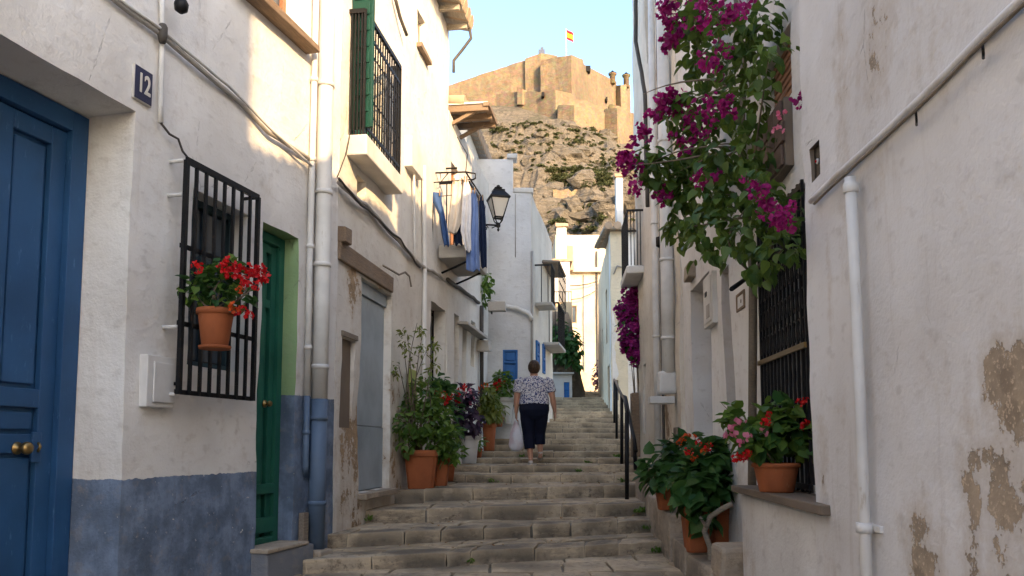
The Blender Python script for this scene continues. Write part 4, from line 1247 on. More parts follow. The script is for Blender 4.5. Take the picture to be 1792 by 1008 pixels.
MB().tube(wobble([(x4, -.1, 9.0), (x4 + .1, -.14, 7.2), (x4 + .5, -.06, 6.2), (x4 + .55, -.05, 4.5)], .02, .2), .03, 6).build('rain_pipe', M['cable_dark'], R3.root)
mx, mz = R3.L(1187, 770)
fbox(R3.root, 'meter_niche', mx - .1, mx + .12, mz - .12, mz + .14, -.04, .02, M['brown_panel'], .01)
# balcony near the far end
b0, b1, bz, pj = .2, 1.5, 3.9, .28
bs = MB().box((b0, -pj, bz - .13), (b1, .01, bz), 0, .01).build('balcony', M['white_paint'], R3.root, .02)
for i in range(11):
    xx = b0 + .03 + (b1 - b0 - .06) * i / 10; MB().beam((xx, -pj + .03, bz), (xx, -pj + .03, bz + .88), .016, .016).build('baluster', M['iron'], bs)
for i in range(1, 5):
    yy = -(pj - .03) * i / 5
    MB().beam((b1 - .03, yy, bz), (b1 - .03, yy, bz + .88), .014, .014).build('baluster', M['iron'], bs)
for (a, b) in (((b0 + .03, -pj + .03), (b1 - .03, -pj + .03)), ((b1 - .03, -pj + .03), (b1 - .03, 0)), ((b0 + .03, -pj + .03), (b0 + .03, 0))):
    MB().beam((*a, bz + .88), (*b, bz + .88), .025, .03).build('handrail', M['iron'], bs)

# ---- house with tiled eave further up
R4 = House('village_house', (2.52, 20), (6.6, 20), 'white house with tiled eave on the right up the stairs')
mr4 = plaster('off_white_front_plaster', (.76, .73, .68), tint=(.55, .52, .48), streak=.15)  # off-white; the front only looks bluish in the shade
zr = at(1085, 405, 20).z
R4.wall(R4.w, .5, -.3, zr, [], [mr4], .2, .014)
tiles_eave(R4.root, -.2, R4.w, -.2, 2.2, zr + .07, .1, M['tile'])
ang4 = math.atan2(-7, -.42); sl4 = math.hypot(7, .42)
sw4 = wall_shell('side_wall', R4.root, sl4, .4, -.3, zr, [(4.6, 5.2, 3.9, 5.4, .1), (2.6, 3.1, 3.0, 4.6, .1), (5.4, 6.2, 1.2, 3.2, .1)], [plaster('bounce_side_plaster', (.74, .64, .46))], .2, .012)  # side yellower than the front: warm bounce light put into the colour
sw4.location = (-.012 + .42, 7, 0); sw4.rotation_euler = (0, 0, ang4)
for (a0, a1, b0, b1) in ((4.6, 5.2, 3.9, 5.4), (2.6, 3.1, 3.0, 4.6)): window(sw4, a0, a1, b0, b1, .08, M['wood'], (1, 1))
plank_door(sw4, 5.4, 6.2, 1.2, 3.2, .08, M['wood'], 4, 2)
MB().tube([R4.pt(1098, 470, .05), R4.pt(1080, 465, .05), R4.pt(1074, 480, .05)], .02, 5).build('wall_cable', M['cable'], R4.root)
c0 = at(1083, 312, 21); 
MB().box((c0.x - 2.52 - .09, .9, zr), (c0.x - 2.52 + .09, 1.1, c0.z), 0, .01).build('chimney', M['white_paint'], R4.root, .02)
MB().box((c0.x - 2.52 - .14, .86, c0.z), (c0.x - 2.52 + .14, 1.14, c0.z + .09), 0, .01).build('chimney_cap', M['tile'], R4.root, .02)
for (px, yt, yb) in ((1090, 530, 575), (1083, 665, 700)):
    a = R4.pt(px, yt); b = R4.pt(px, yb); MB().box((a.x - .08, -.01, b.z), (a.x + .08, .03, a.z)).build('slit_window', M['brown_panel'], R4.root)

# ---- end of the alley
def block(name, label, px0, px1, Y, ytop, zbot, depth, mat, ops=(), cell=.3):
    a = at(px0, ytop, Y); b = at(px1, ytop, Y)
    h = House(name, (a.x, Y), (b.x, Y), label)
    h.z1 = a.z
    h.wall(h.w, depth, zbot, a.z, list(ops), [mat], cell, .02)
    return h
m_e = plaster('sunny_cream_plaster', (.60, .50, .36), patches=((1.2, 4.2, 2.5, 1.0, .22),), tint=(.6, .46, .3), streak=.3)
E1 = block('village_house', 'tall sunlit cream house closing the top of the alley', 972, 1068, 36, 411, 1.5, 6, m_e, [(.55, .95, 6.6, 7.4, .15)])
window(E1.root, .55, .95, 6.6, 7.4, .12, M['wood'], (1, 0))
MB().tube([E1.pt(1022, 480, .06), E1.pt(1022, 650, .06)], .03, 6).build('drainpipe', M['cable'], E1.root)
MB().tube(wobble([E1.pt(1044, 440, .06), E1.pt(1046, 680, .06)], .02, .5), .04, 6).build('drainpipe', M['cable_dark'], E1.root)
MB().tube(wobble([E1.pt(978, 498, .3), E1.pt(1046, 492, .3)], .02, .4, .12), .025, 5).build('wall_cable', M['cable_dark'], E1.root)
MB().tube(wobble([E1.pt(1000, 524, .3), E1.pt(1048, 505, .3)], .02, .4, .12), .02, 5).build('wall_cable', M['cable_dark'], E1.root)
c = E1.pt(1028, 470)
MB().box((c.x - .9, -.25, c.z - .2), (E1.w, .0, c.z), 0, .02).build('ledge', m_e, E1.root, .02)
m_w = plaster('white_plaster_far', (.58, .56, .53), streak=.15)
E2 = block('village_house', 'white block house with chimney and terrace left of sunlit house', 960, 997, 27, 458, 1.5, 4, m_w, [(.45, .62, 4.9, 5.6, .1)])
MB().box((-.1, -.06, E2.z1), (E2.w + .1, 4, E2.z1 + .09), 0, .01).build('roof', M['tile'], E2.root, .01)
ch = at(982, 400, 28); x = ch.x - E2.p0.x
cc = MB().box((x - .17, .8, E2.z1 + .09), (x + .17, 1.15, ch.z), 0, .01).build('chimney', M['white_paint'], E2.root, .02)
MB().box((x - .24, .73, ch.z), (x + .24, 1.22, ch.z + .12), 0, .02).build('chimney_cap', M['tile'], cc, .02)
c2 = at(993, 432, 29); x2 = c2.x - E2.p0.x
MB().box((x2 - .2, 1.8, E2.z1 + .09), (x2 + .2, 2.2, c2.z), 0, .02).build('chimney', M['tile'], E2.root, .02)
# terrace below it
T = block('terrace_wall', 'ochre terrace wall with railing under the white block house', 958, 1001, 25.5, 528, 1.0, 1.4, plaster('ochre_plaster', (.55, .42, .26), patches=((.6, 4, 1.5, 1.5, .3),)), (), .2)
T.root['category'] = 'wall'
for i in range(9):
    xx = .02 + (T.w - .04) * i / 8; MB().beam((xx, .03, T.z1), (xx, .03, T.z1 + .32), .014, .014).build('baluster', M['iron'], T.root)
MB().beam((0, .03, T.z1 + .33), (T.w, .03, T.z1 + .33), .025, .025).build('handrail', M['iron'], T.root)
# small white hut with blue door
K = block('white_hut', 'small white hut with blue door at the top of the stairs', 968, 1001, 24.6, 655, 1.5, .7, m_w, [(.33, .5, 2.2, 3.02, .06)], .15)
K.root['category'] = 'hut'
plank_door(K.root, .33, .5, 2.2, 3.02, .05, M['blue_shut'], 2, 2)
MB().box((-.05, -.15, K.z1), (K.w + .05, .7, K.z1 + .05), 0, .01).build('roof', M['concrete'], K.root, .008)
# ramp wall under the sunlit house
S = block('retaining_wall', 'low sunlit stone retaining wall at the head of the stairs', 1003, 1070, 32, 652, 1.2, 2.5, plaster('tan_plaster', (.60, .49, .34), patches=((1, 3, 2, 1, .25),)), (), .2)
S.root['category'] = 'wall'
# ================================================================== HILL AND FORTRESS
def ridged(p, o=4):
    a, s = 0, 1
    for i in range(o):
        a += s * (1 - abs(noise.noise(p)) * 2); p = p * 2.13 + Vector((3.1, 7.7, 1.3)); s *= .5
    return a
def hill_z(X, Y):
    if Y < 60: z = 1.5 + 8.5 * max(0, (Y - 38) / 22)
    elif Y < 205:
        s = (Y - 60) / 145; z = 10 + 73.5 * (s * .9 + .1 * s * s)
    else: z = 83.5 + 13 * min(1, (Y - 205) / 14)
    if Y > 262: z -= (Y - 262) * .5
    z -= 8 * min(1, max(0, (X - 19) / 12)) * min(1, max(0, (Y - 165) / 35))
    c = 14 + (Y - 60) * .03
    d = max(0, abs(X - c) - (30 + (Y - 60) * .12))
    z -= d * .38
    k = min(1, max(0, (Y - 44) / 25)) * (1 if Y < 200 else max(.25, 1 - (Y - 200) / 16))
    z += k * (5.5 * (noise.noise(Vector((X * .045, Y * .035, 0)))) + 3.6 * (ridged(Vector((X * .055, Y * .05, 2)), 4) - .9) + 1.0 * (ridged(Vector((X * .19, Y * .15, 5)), 3) - .9))
    # ledges of rock
    st = 5.5
    f = (z / st) % 1
    z2 = (math.floor(z / st) + (f ** 3.2 if f < 1 else 1)) * st
    z = z + (z2 - z) * .75 * k
    return max(z, -.5)
def axis(lo, hi, f0, f1, fine, coarse):
    out = []; v = lo
    while v < hi:
        out.append(v); v += fine if f0 <= v < f1 else coarse
    return out + [hi]
xs = axis(-420, 460, -26, 50, .75, 12); ys = axis(40, 420, 60, 222, .75, 6)
v, f = [], []
for y in ys:
    for x in xs: v.append((x, y, hill_z(x, y)))
n = len(xs)
for j in range(len(ys) - 1):
    for i in range(n - 1): f.append((j * n + i, j * n + i + 1, (j + 1) * n + i + 1, (j + 1) * n + i))
me = bpy.data.meshes.new('hill'); me.from_pydata(v, [], f)
t = NT('hill_rock', .95)
geo = t.n('ShaderNodeNewGeometry'); sp = t.n('ShaderNodeSeparateXYZ'); t.l(geo.outputs['Normal'], sp.inputs[0])
a = t.noise(.09, 7, .65); b = t.noise(.9, 7, .7); cst = t.noise(.5, 5, .65, t.coords((.35, .35, 3.2)), .8)
col = t.mix(t.ramp(a, .35, .65), (.158, .136, .105), (.115, .102, .083))
col = t.mix(t.ramp(cst, .42, .66), col, (.20, .17, .13))
col = t.mix(t.math('MULTIPLY', t.ramp(b, .5, .68), .85), col, (.07, .058, .045))
grass = t.math('MULTIPLY', t.ramp(sp.outputs[2], .62, .9), t.ramp(t.noise(.22, 5, .6), .46, .56))
col = t.mix(t.math('MULTIPLY', grass, .75), col, (.085, .085, .04))
me.materials.append(t.done(col, t.bump(t.math('ADD', t.math('MULTIPLY', b, 1.0), t.math('MULTIPLY', cst, .8)), 1.0, .9)))
me.polygons.foreach_set('use_smooth', [False] * len(f)); me.update()
hill = bpy.data.objects.new('hill', me); COL.objects.link(hill); tag(hill, kind='structure')

# boulders strewn over the slope
rg = random.Random(5); v, f = [], []
ico = bmesh.new(); bmesh.ops.create_icosphere(ico, subdivisions=2, radius=1); iv = [q.co.copy() for q in ico.verts]; jf = [[q.index for q in p_.verts] for p_ in ico.faces]; ico.free()
for _ in range(450):
    Y = rg.uniform(62, 208); X = rg.uniform(-.10, .19) * Y
    s = (rg.random() ** 2.2) * 1.7 + .5; k = len(v); sd = Vector((rg.uniform(0, 99), 0, 0)); z = hill_z(X, Y)
    sc = Vector((rg.uniform(.8, 1.5), rg.uniform(.7, 1.2), rg.uniform(.5, 1.0))) * s
    for c in iv:
        m = 1 + .7 * noise.noise(c * 1.3 + sd)
        v.append((X + c.x * sc.x * m, Y + c.y * sc.y * m, z + c.z * sc.z * m))
    f += [tuple(k + i for i in q) for q in jf]
me2 = bpy.data.meshes.new('boulders'); me2.from_pydata(v, [], f); me2.materials.append(t.mat); me2.update()
bo = bpy.data.objects.new('boulders', me2); COL.objects.link(bo); tag(bo, 'tan boulders and rock outcrops strewn over the castle hill', 'rocks', kind='stuff')

# scrub
def bush_pts(c, r, n, rg, size):
    out = []
    for _ in range(n):
        d = Vector((rg.gauss(0, 1), rg.gauss(0, 1), abs(rg.gauss(0, 1)) * .8)).normalized()
        p = Vector(c) + Vector((d.x * r, d.y * r, d.z * r * .75)) * (.5 + .5 * rg.random()) * (1 + .4 * noise.noise(d * 2 + Vector(c)))
        out.append(leaf_mtx(p, d, size, rg, 0))
    return out
def bush_mesh(name, c, r, n, rg, size, parent=None):
    v, f = [], []; lm = LF['scrub'][0]
    for m in bush_pts(c, r, n, rg, size):
        k = len(v); v += [tuple(m @ q.co) for q in lm.vertices]; f += [tuple(k + i for i in p_.vertices) for p_ in lm.polygons]
    me = bpy.data.meshes.new(name); me.from_pydata(v, [], f); me.materials.append(M['lf_scrub']); me.update()
    return me
def ray_hill(px, py):
    d = ray(px, py); t_ = 60 / d.y
    while t_ * d.y < 214:
        q = CP + d * t_
        if q.z < hill_z(q.x, q.y): return q
        t_ += .8 / d.y
    return None
rg = random.Random(11); v, f = [], []; lm = LF['scrub'][0]
def add_bush(q, r, n, size):
    for m in bush_pts(q, r, n, rg, size):
        k = len(v); v.extend(tuple(m @ w.co) for w in lm.vertices); f.extend(tuple(k + i for i in p_.vertices) for p_ in lm.polygons)
areas = [((955, 1070), (296, 328), 200, .8), ((930, 1110), (255, 300), 50, .5), ((860, 1060), (215, 262), 120, .5), ((800, 900), (175, 240), 30, .5), ((1040, 1110), (280, 400), 50, .6), ((960, 1060), (360, 410), 110, .7), ((870, 960), (250, 300), 25, .5)]
for (xa, ya, n_, r0) in areas:
    for _ in range(n_):
        q = ray_hill(rg.uniform(*xa), rg.uniform(*ya))
        if q: add_bush(q, r0 * rg.uniform(.4, 1.2) * q.y / 140, 60, .34 * q.y / 140)
me3 = bpy.data.meshes.new('hillside_scrub'); me3.from_pydata(v, [], f); me3.materials.append(M['lf_scrub']); me3.update()
so = bpy.data.objects.new('hillside_scrub', me3); COL.objects.link(so); tag(so, 'low olive green scrub scattered over the rocky castle hill', 'scrub', kind='stuff')
for k, (px, py, r, lab) in enumerate(((1015, 385, 1.7, 'dark round bush low on castle hill, right of the white chimney'), (978, 392, 1.3, 'dark bush low on castle hill directly above the white chimney'), (1052, 312, 1.6, 'wide green bush on castle hill left of the bougainvillea'), (992, 318, 1.6, 'green bush on middle slope of castle hill above ruined wall'), (1036, 405, 1.3, 'dark green shrub just above the roof of the sunlit house'))):
    q = ray_hill(px, py)
    if q:
        b = empty('hillside_bush', q); tag(b, lab, 'bush', 'bushes on the castle hill')
        o = bpy.data.objects.new('crown', bush_mesh('crown', (0, 0, 0), r * q.y / 130, 420, rg, .36 * q.y / 130)); COL.objects.link(o); o.parent = b
        MB().tube([(0, 0, -1.2), (.1, 0, .4), (.3, .1, 1.2)], [.15, .12, .06], 6).build('trunk', M['stem'], b)

# fortress
t = NT('fortress_stone', .92)
br = t.n('ShaderNodeTexBrick'); xz = t.xyz(); cx = t.n('ShaderNodeCombineXYZ')
t.l(t.math('ADD', xz[0], t.math('MULTIPLY', xz[1], .7)), cx.inputs[0]); t.l(xz[2], cx.inputs[1]); t.l(cx.outputs[0], br.inputs['Vector'])
br.inputs['Scale'].default_value = .75; br.inputs['Mortar Size'].default_value = .05; br.inputs['Bias'].default_value = -.2
br.inputs['Color1'].default_value = (1, 1, 1, 1); br.inputs['Color2'].default_value = (.62, .60, .58, 1); br.inputs['Mortar'].default_value = (.45, .42, .4, 1)
a = t.noise(.12, 7, .6); b = t.noise(1.1, 6, .7); cs = t.noise(.35, 6, .7, t.coords((2.2, 2.2, .5))); vr = t.vor(1.1, 'F1', t.coords((1, 1, 1.6)), 1)
col = t.mix(t.ramp(a, .35, .65), (.30, .225, .14), (.23, .178, .115))
col = t.mix(t.math('MULTIPLY', t.ramp(cs, .48, .7), .5), col, (.15, .11, .07))
col = t.mix(.38, col, br.outputs[0], 'MULTIPLY')
col = t.mix(.25, col, vr, 'MULTIPLY')
col = t.mix(t.math('MULTIPLY', t.ramp(b, .52, .7), .45), col, (.115, .085, .055))
mf = t.done(col, t.bump(t.math('ADD', b, t.math('MULTIPLY', cs, .5)), .8, .35))
fort_o = at(1000, 165, 215)
fort = empty('hilltop_fortress', fort_o); tag(fort, 'tan stone fortress with keep and curtain walls crowning the rocky hill', 'fortress')
def cw(name, pts, thick=5.0, extra=5.0, rag=.25, holes=()):
    """wall along pts (px, top row, bottom row, Y); front face gridded and uneven, thick along +Y"""
    mb = MB(); cols = []
    sd = random.uniform(0, 99)
    for (p0, p1) in zip(pts, pts[1:]):
        a0, a1 = at(p0[0], p0[1], p0[3]), at(p1[0], p1[1], p1[3])
        z0, z1 = at(p0[0], p0[2], p0[3]).z - extra, at(p1[0], p1[2], p1[3]).z - extra
        k = max(2, int((a1 - a0).length / 1.6))
        for i in range(k + (1 if p1 is pts[-1] else 0)):
            s = i / k; p = a0.lerp(a1, s); cols.append((p.x, p.y, p.z, z0 + (z1 - z0) * s))
    rows = 10; id = []
    for i, (x, y, zt, zb) in enumerate(cols):
        r = []
        for j in range(rows + 1):
            z = zb + (zt - zb) * j / rows
            q = Vector((x * .35 + sd, z * .35, y * .35)); o = noise.noise(q) * .3
            zz = z + (noise.noise(Vector((x * .9 + sd, 0, 0))) * rag if j == rows else 0)
            r.append(len(mb.v)); mb.v.append((x - fort_o.x + o * .3, y - fort_o.y + o, zz - fort_o.z))
        mb.v.append((x - fort_o.x, y + thick - fort_o.y, zt - fort_o.z)); mb.v.append((x - fort_o.x, y + thick - fort_o.y, zb - fort_o.z))
        id.append(r)
    for i in range(len(cols) - 1):
        for j in range(rows): mb.face((id[i][j], id[i + 1][j], id[i + 1][j + 1], id[i][j + 1]), 0)
        t0, t1 = id[i][-1], id[i + 1][-1]
        mb.face((t0, t1, t1 + 1, t0 + 1)); mb.face((t0 + 1, t1 + 1, t1 + 2, t0 + 2))
    for r in (id[0], id[-1]):
        for j in range(rows): mb.face((r[j], r[j + 1], r[-1] + 1, r[-1] + 2) if j == rows - 1 else (r[j], r[j + 1], r[-1] + 2))
    return mb.build(name, mf, fort)
# rear and left curtain
cw('curtain_wall', [(740, 160, 190, 236), (785, 150, 178, 233), (850, 128, 172, 230), (921, 104, 165, 226)], 6)
cw('keep', [(919, 102, 165, 225), (947, 93, 165, 224), (975, 98, 165, 224)], 14)
cw('keep', [(946, 106, 168, 221), (972, 101, 168, 219), (1000, 96, 168, 216), (1020, 104, 172, 225), (1022, 113, 172, 226), (1050, 128, 178, 238), (1079, 143, 186, 250)], 8)
cw('round_tower', [(1077, 150, 190, 250), (1086, 149, 192, 247), (1096, 148, 194, 248), (1103, 149, 196, 252)], 8)
cw('outer_wall', [(868, 165, 200, 222), (905, 160, 212, 218), (940, 160, 216, 214), (972, 158, 218, 210), (1003, 165, 212, 212)], 5, 8, .5)
cw('outer_wall', [(800, 172, 195, 226), (868, 162, 195, 222)], 4, 6, .9)
cw('ruined_wall', [(976, 182, 215, 207), (1005, 186, 222, 204), (1030, 190, 226, 206), (1058, 196, 228, 210)], 4, 8, 1.2)
cw('ruined_wall', [(1003, 172, 200, 213), (1022, 176, 200, 215), (1045, 186, 204, 217), (1062, 184, 206, 219)], 3, 6, 1.4)
cw('bastion', [(1058, 190, 228, 212), (1080, 188, 236, 209), (1104, 197, 240, 216), (1130, 207, 246, 226), (1180, 225, 260, 240)], 6, 8, .4)
cw('ruined_wall', [(905, 152, 165, 217), (914, 155, 165, 216), (921, 157, 166, 217)], 3, 3, .3)
cw('gatehouse', [(1066, 182, 205, 222), (1078, 184, 205, 221), (1088, 188, 205, 224)], 4, 4, .6)
# turrets with caps
for (px, py, Y, h) in ((1072, 139, 246, 1.8), (1096, 146, 249, 2.6)):
    q = at(px, py, Y) - fort_o
    tr = MB().lathe([(.9, -1.5), (.9, h - .4), (1.3, h - .3), (1.3, h - .05), (.95, h), (.6, h + .5)], 12, tuple(q)).build('turret', mf, fort)
    MB().lathe([(1.1, h + .0), (1.4, h + .1), (.5, h + .7), (.2, h + 1.1)], 12, tuple(q)).build('cap', M['iron'], tr)
q = at(948, 92, 226) - fort_o
MB().box((q.x - .9, q.y, q.z - .5), (q.x + .9, q.y + 1.5, q.z + 1.0)).box((q.x - .3, q.y, q.z + 1.0), (q.x + .5, q.y + 1, q.z + 1.7)).build('lookout_box', paint('slate_blue', (.08, .1, .16)), fort)
# dark openings
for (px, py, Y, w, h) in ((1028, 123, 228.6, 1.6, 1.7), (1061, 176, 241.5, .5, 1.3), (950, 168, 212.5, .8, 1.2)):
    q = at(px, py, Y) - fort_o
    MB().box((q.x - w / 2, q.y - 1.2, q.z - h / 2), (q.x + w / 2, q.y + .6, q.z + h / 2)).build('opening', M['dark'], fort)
# low ruined terraces on the slope
for (lab, px0, px1, yt, Yd) in (('long ruined stone terrace wall low on the castle hill', 968, 1032, 332, 125), ('short stone terrace with doorway on hill beside bougainvillea', 1058, 1082, 345, 122)):
    a, b = at(px0, yt, Yd), at(px1, yt, Yd + 3)
    r = empty('ruined_terrace', (a.x, a.y, a.z - 4)); tag(r, lab, 'ruin', 'ruined terraces on the hill')
    fo2 = fort_o; fort_keep = fort
    mb = MB(); k = 10; cols = []
    for i in range(k + 1):
        s = i / k; p = a.lerp(b, s); top = p.z + noise.noise(Vector((i * .7, px0, 0))) * .5 - (a.z - 4)
        for (yy, zz) in ((0, -3), (.15, top * .5), (0, top), (2, top), (2, -3)):
            cols.append(len(mb.v)); mb.v.append((p.x - a.x, p.y - a.y + yy + noise.noise(Vector((i * 1.3, zz, 1))) * .3, zz))
    for i in range(k):
        for j in range(4): mb.face((i * 5 + j, (i + 1) * 5 + j, (i + 1) * 5 + j + 1, i * 5 + j + 1))
    mb.build('wall', mf, r)
# flag
fp = at(991, 96, 222)
fl = empty('flagpole', (fp.x, fp.y, fp.z - 1)); tag(fl, 'flagpole with red and yellow flag on top of the fortress', 'flagpole')
ht = at(991, 50, 222).z - fp.z + 1
MB().tube([(0, 0, -1), (0, 0, ht)], [.14, .09], 8).build('pole', M['white_paint'], fl)
t = NT('flag_cloth', .8); uv = t.xyz()
z0 = ht - .3
zz = t.math('ADD', uv[2], t.math('MULTIPLY', uv[0], .55))
band = t.math('MULTIPLY', t.math('GREATER_THAN', zz, z0 - 2.05), t.math('LESS_THAN', zz, z0 - .75))
fm = t.done(t.mix(band, (.55, .015, .02), (.80, .45, .02)))
mb = MB(); nx, nz = 12, 6
for i in range(nx + 1):
    for j in range(nz + 1):
        x = 1.95 * i / nx; mb.v.append((x + .08, .22 * math.sin(x * 3.4) * (x / 1.95), z0 - 2.8 * j / nz - x * .55))
for i in range(nx):
    for j in range(nz):
        a_ = i * (nz + 1) + j; mb.face((a_, a_ + 1, a_ + nz + 2, a_ + nz + 1), 0, True)
mb.build('flag', fm, fl)
# ================================================================== THINGS
def plant_root(name, loc, label, cat='potted plant', group=None):
    o = empty(name, loc); tag(o, label, cat, group); return o
def px_blob(root, px, py, Y, rpx, dy=None, sx=1.0, sz=1.0):
    c = at(px, py, Y) - root.location; r = rpx / F * Y
    return (c, (r * sx, (dy if dy else r), r * sz))
def stems(root, base, tips, r0, rg, mat=None, name='stem', bend=.08):
    for tp in tips:
        a, b = Vector(base), Vector(tp); pts = []
        o = Vector((rg.uniform(-1, 1), rg.uniform(-1, 1), 0)) * bend
        for i in range(7):
            s = i / 6; p = a.lerp(b, s) + o * math.sin(s * 3.14); p.z = a.z + (b.z - a.z) * (s ** .85)
            pts.append(p)
        MB().tube(pts, [r0 * (1 - .75 * i / 6) for i in range(7)], 6).build(name, mat or M['stem'], root)
rg = random.Random(3)
VW = Vector((0, -1, .1))

# ---- geranium pot on the grille
gq = L1.pt(376, 606, .30); gw = L1.W(gq.x, gq.y, gq.z)
pr = plant_root('potted_geranium', gw, 'terracotta pot of red geraniums hung on the left window grille')
Yg = gw.y; hp = (606 - 540) / F * Yg
pot(pr, .5 * 66 / F * Yg * .93, hp, M['terracotta'], taper=.70)
MB().lathe([(.085, -.02), (.095, -.018), (.1, 0.0), (.09, .004)], 24).build('saucer', M['terracotta'], pr)
MB().beam((0, .12, hp * .8), (-.03, .25, hp * .8), .02, .02).build('hook', M['iron'], pr)
bl = [px_blob(pr, 345, 505, Yg, 26), px_blob(pr, 385, 510, Yg, 40), px_blob(pr, 375, 485, Yg + .05, 32), px_blob(pr, 420, 520, Yg, 22), px_blob(pr, 400, 480, Yg, 24)]
stems(pr, (0, 0, hp * .85), [b[0] for b in bl] + [at(430, 490, Yg) - gw, at(455, 485, Yg) - gw, at(430, 545, Yg) - gw], .008, rg)
foliage(pr, bl, LF['ger'], .062, 260, 110, .15, 2)
fp = [(x, y) for x, y in ((388, 467), (402, 460), (415, 470), (425, 478), (408, 482), (440, 478), (452, 485), (460, 492), (448, 500), (430, 495), (462, 480), (425, 545), (435, 552), (412, 545), (345, 468), (455, 470), (436, 468), (395, 475))]
flowers(pr, [at(x, y, Yg - .12 + rg.uniform(-.04, .06)) - gw for x, y in fp], FL['red'], .032, 4)
flowers(pr, [at(x, y, Yg - .15) - gw for x, y in ((420, 507), (410, 538))], FL['orange'], .028, 4)

# ---- bougainvillea on the second right house
bw = R2.W(R2.L(1300, 480)[0], -.1, .3)
br_ = plant_root('bougainvillea', bw, 'large bougainvillea with magenta flowers climbing the right house wall', 'bougainvillea')
BB = [(1205, 45, 6.1, 40), (1240, 20, 6.0, 40), (1290, 60, 5.8, 55), (1330, 45, 5.5, 38), (1235, 110, 6.0, 45), (1300, 130, 5.7, 50), (1345, 100, 5.35, 38), (1185, 190, 6.1, 34), (1245, 190, 5.9, 46), (1310, 190, 5.6, 44), (1215, 260, 6.0, 45), (1270, 270, 5.8, 55), (1320, 265, 5.5, 40), (1140, 285, 6.1, 28), (1170, 310, 6.05, 36), (1215, 340, 5.95, 55), (1270, 340, 5.7, 55), (1330, 340, 5.4, 45), (1200, 395, 5.95, 36), (1260, 410, 5.75, 58), (1320, 410, 5.45, 56), (1365, 380, 5.15, 36), (1370, 435, 5.1, 36), (1330, 462, 5.3, 30)]
def boug_y(x, off=.24): return min(6.3, (1.337 - off) / ((x - 896) / 1400 - .06)) if x > 1150 else 6.2
BB = [(x, y, boug_y(x, .18 + .12 * rg.random()), r) for x, y, Y, r in BB]
bl = [px_blob(br_, x, y, Y, r, .20) for x, y, Y, r in BB]
foliage(br_, bl, LF['boug'], .094, 1800, 300, .75, 6, inner=.25, by_depth=True)
tips = [at(x, y, Y + .05) - bw for x, y, Y, r in BB] + [at(1100, 290, 6.1) - bw, at(1125, 165, 6.2) - bw, at(1420, 165, 3.65) - bw]
trunk = [at(x, y, boug_y(x, .1)) for x, y in ((1318, 480), (1308, 380), (1296, 260), (1302, 140), (1290, 20), (1280, -60))]
MB().tube([p_ - bw for p_ in ([R2.W(R2.L(1318, 480)[0], -.06, .3)] + trunk)], [.03, .028, .026, .024, .02, .018, .015], 8).build('trunk', M['stem'], br_)
for i, tp in enumerate(tips):
    nr = min(trunk, key=lambda q: (q - bw - tp).length + (0 if q.z < (tp + bw).z + .3 else 2)) - bw
    stems(br_, nr, [tp], .010, rg, bend=.15, name='branch')
FP = [(1160, 20), (1175, 12), (1190, 30), (1165, 40), (1205, 25), (1180, 52), (1222, 8), (1245, 15), (1235, 42), (1215, 48), (1270, 45), (1285, 25), (1260, 80), (1180, 75), (1170, 82), (1155, 172), (1170, 185), (1160, 195), (1182, 168), (1178, 200), (1195, 175), (1145, 200), (1190, 190), (1205, 205), (1215, 195), (1250, 182), (1272, 185), (1240, 205), (1215, 225), (1225, 232), (1200, 260), (1190, 245), (1092, 270), (1100, 285), (1115, 292), (1085, 280), (1125, 232), (1120, 225), (1230, 310), (1238, 315), (1270, 188), (1315, 325), (1328, 347), (1350, 360), (1365, 378), (1372, 388), (1355, 385), (1340, 375), (1372, 362), (1300, 20), (1250, 120), (1240, 108), (1165, 330), (1155, 350), (1118, 325), (1398, 172)]
FP += [(x + rg.uniform(-16, 16), y + rg.uniform(-16, 16)) for x, y in FP * 2]
flowers(br_, [at(x, y, (boug_y(x, .34) if x < 1390 else 3.7) - .1 + rg.uniform(-.06, .06)) - bw for x, y in FP], FL['mag'], .047, 5, True)
flowers(br_, [at(x, y, boug_y(x, .3)) - bw for x, y in ((1368, 200), (1362, 228), (1210, 268))], FL['pink'], .03, 6, True)

# ---- purple bougainvillea further up on the right
pw = Vector((XR(13.7) - .1, 13.7, 2.2))
pr = plant_root('bougainvillea', pw, 'smaller purple bougainvillea hanging below the far right balcony', 'bougainvillea')
bl = [px_blob(pr, x, y, 13.55, r, .2) for x, y, r in ((1106, 518, 14), (1112, 535, 16), (1104, 550, 18), (1098, 572, 16), (1112, 582, 18), (1108, 605, 15), (1112, 622, 12), (1094, 540, 12), (1100, 595, 11))]
foliage(pr, bl, LF['dark'], .10, 160, 40, .4, 8)
stems(pr, (.1, 0, -1.2), [b[0] for b in bl], .012, rg, bend=.1, name='branch')
fpts = []
for b, rr in bl:
    for _ in range(22):
        d = Vector((rg.gauss(0, 1), rg.gauss(0, 1) - .5, rg.gauss(0, 1))).normalized(); fpts.append(b + Vector((d.x * rr[0], d.y * rr[1], d.z * rr[2])))
flowers(pr, fpts, FL['purple'], .07, 9)

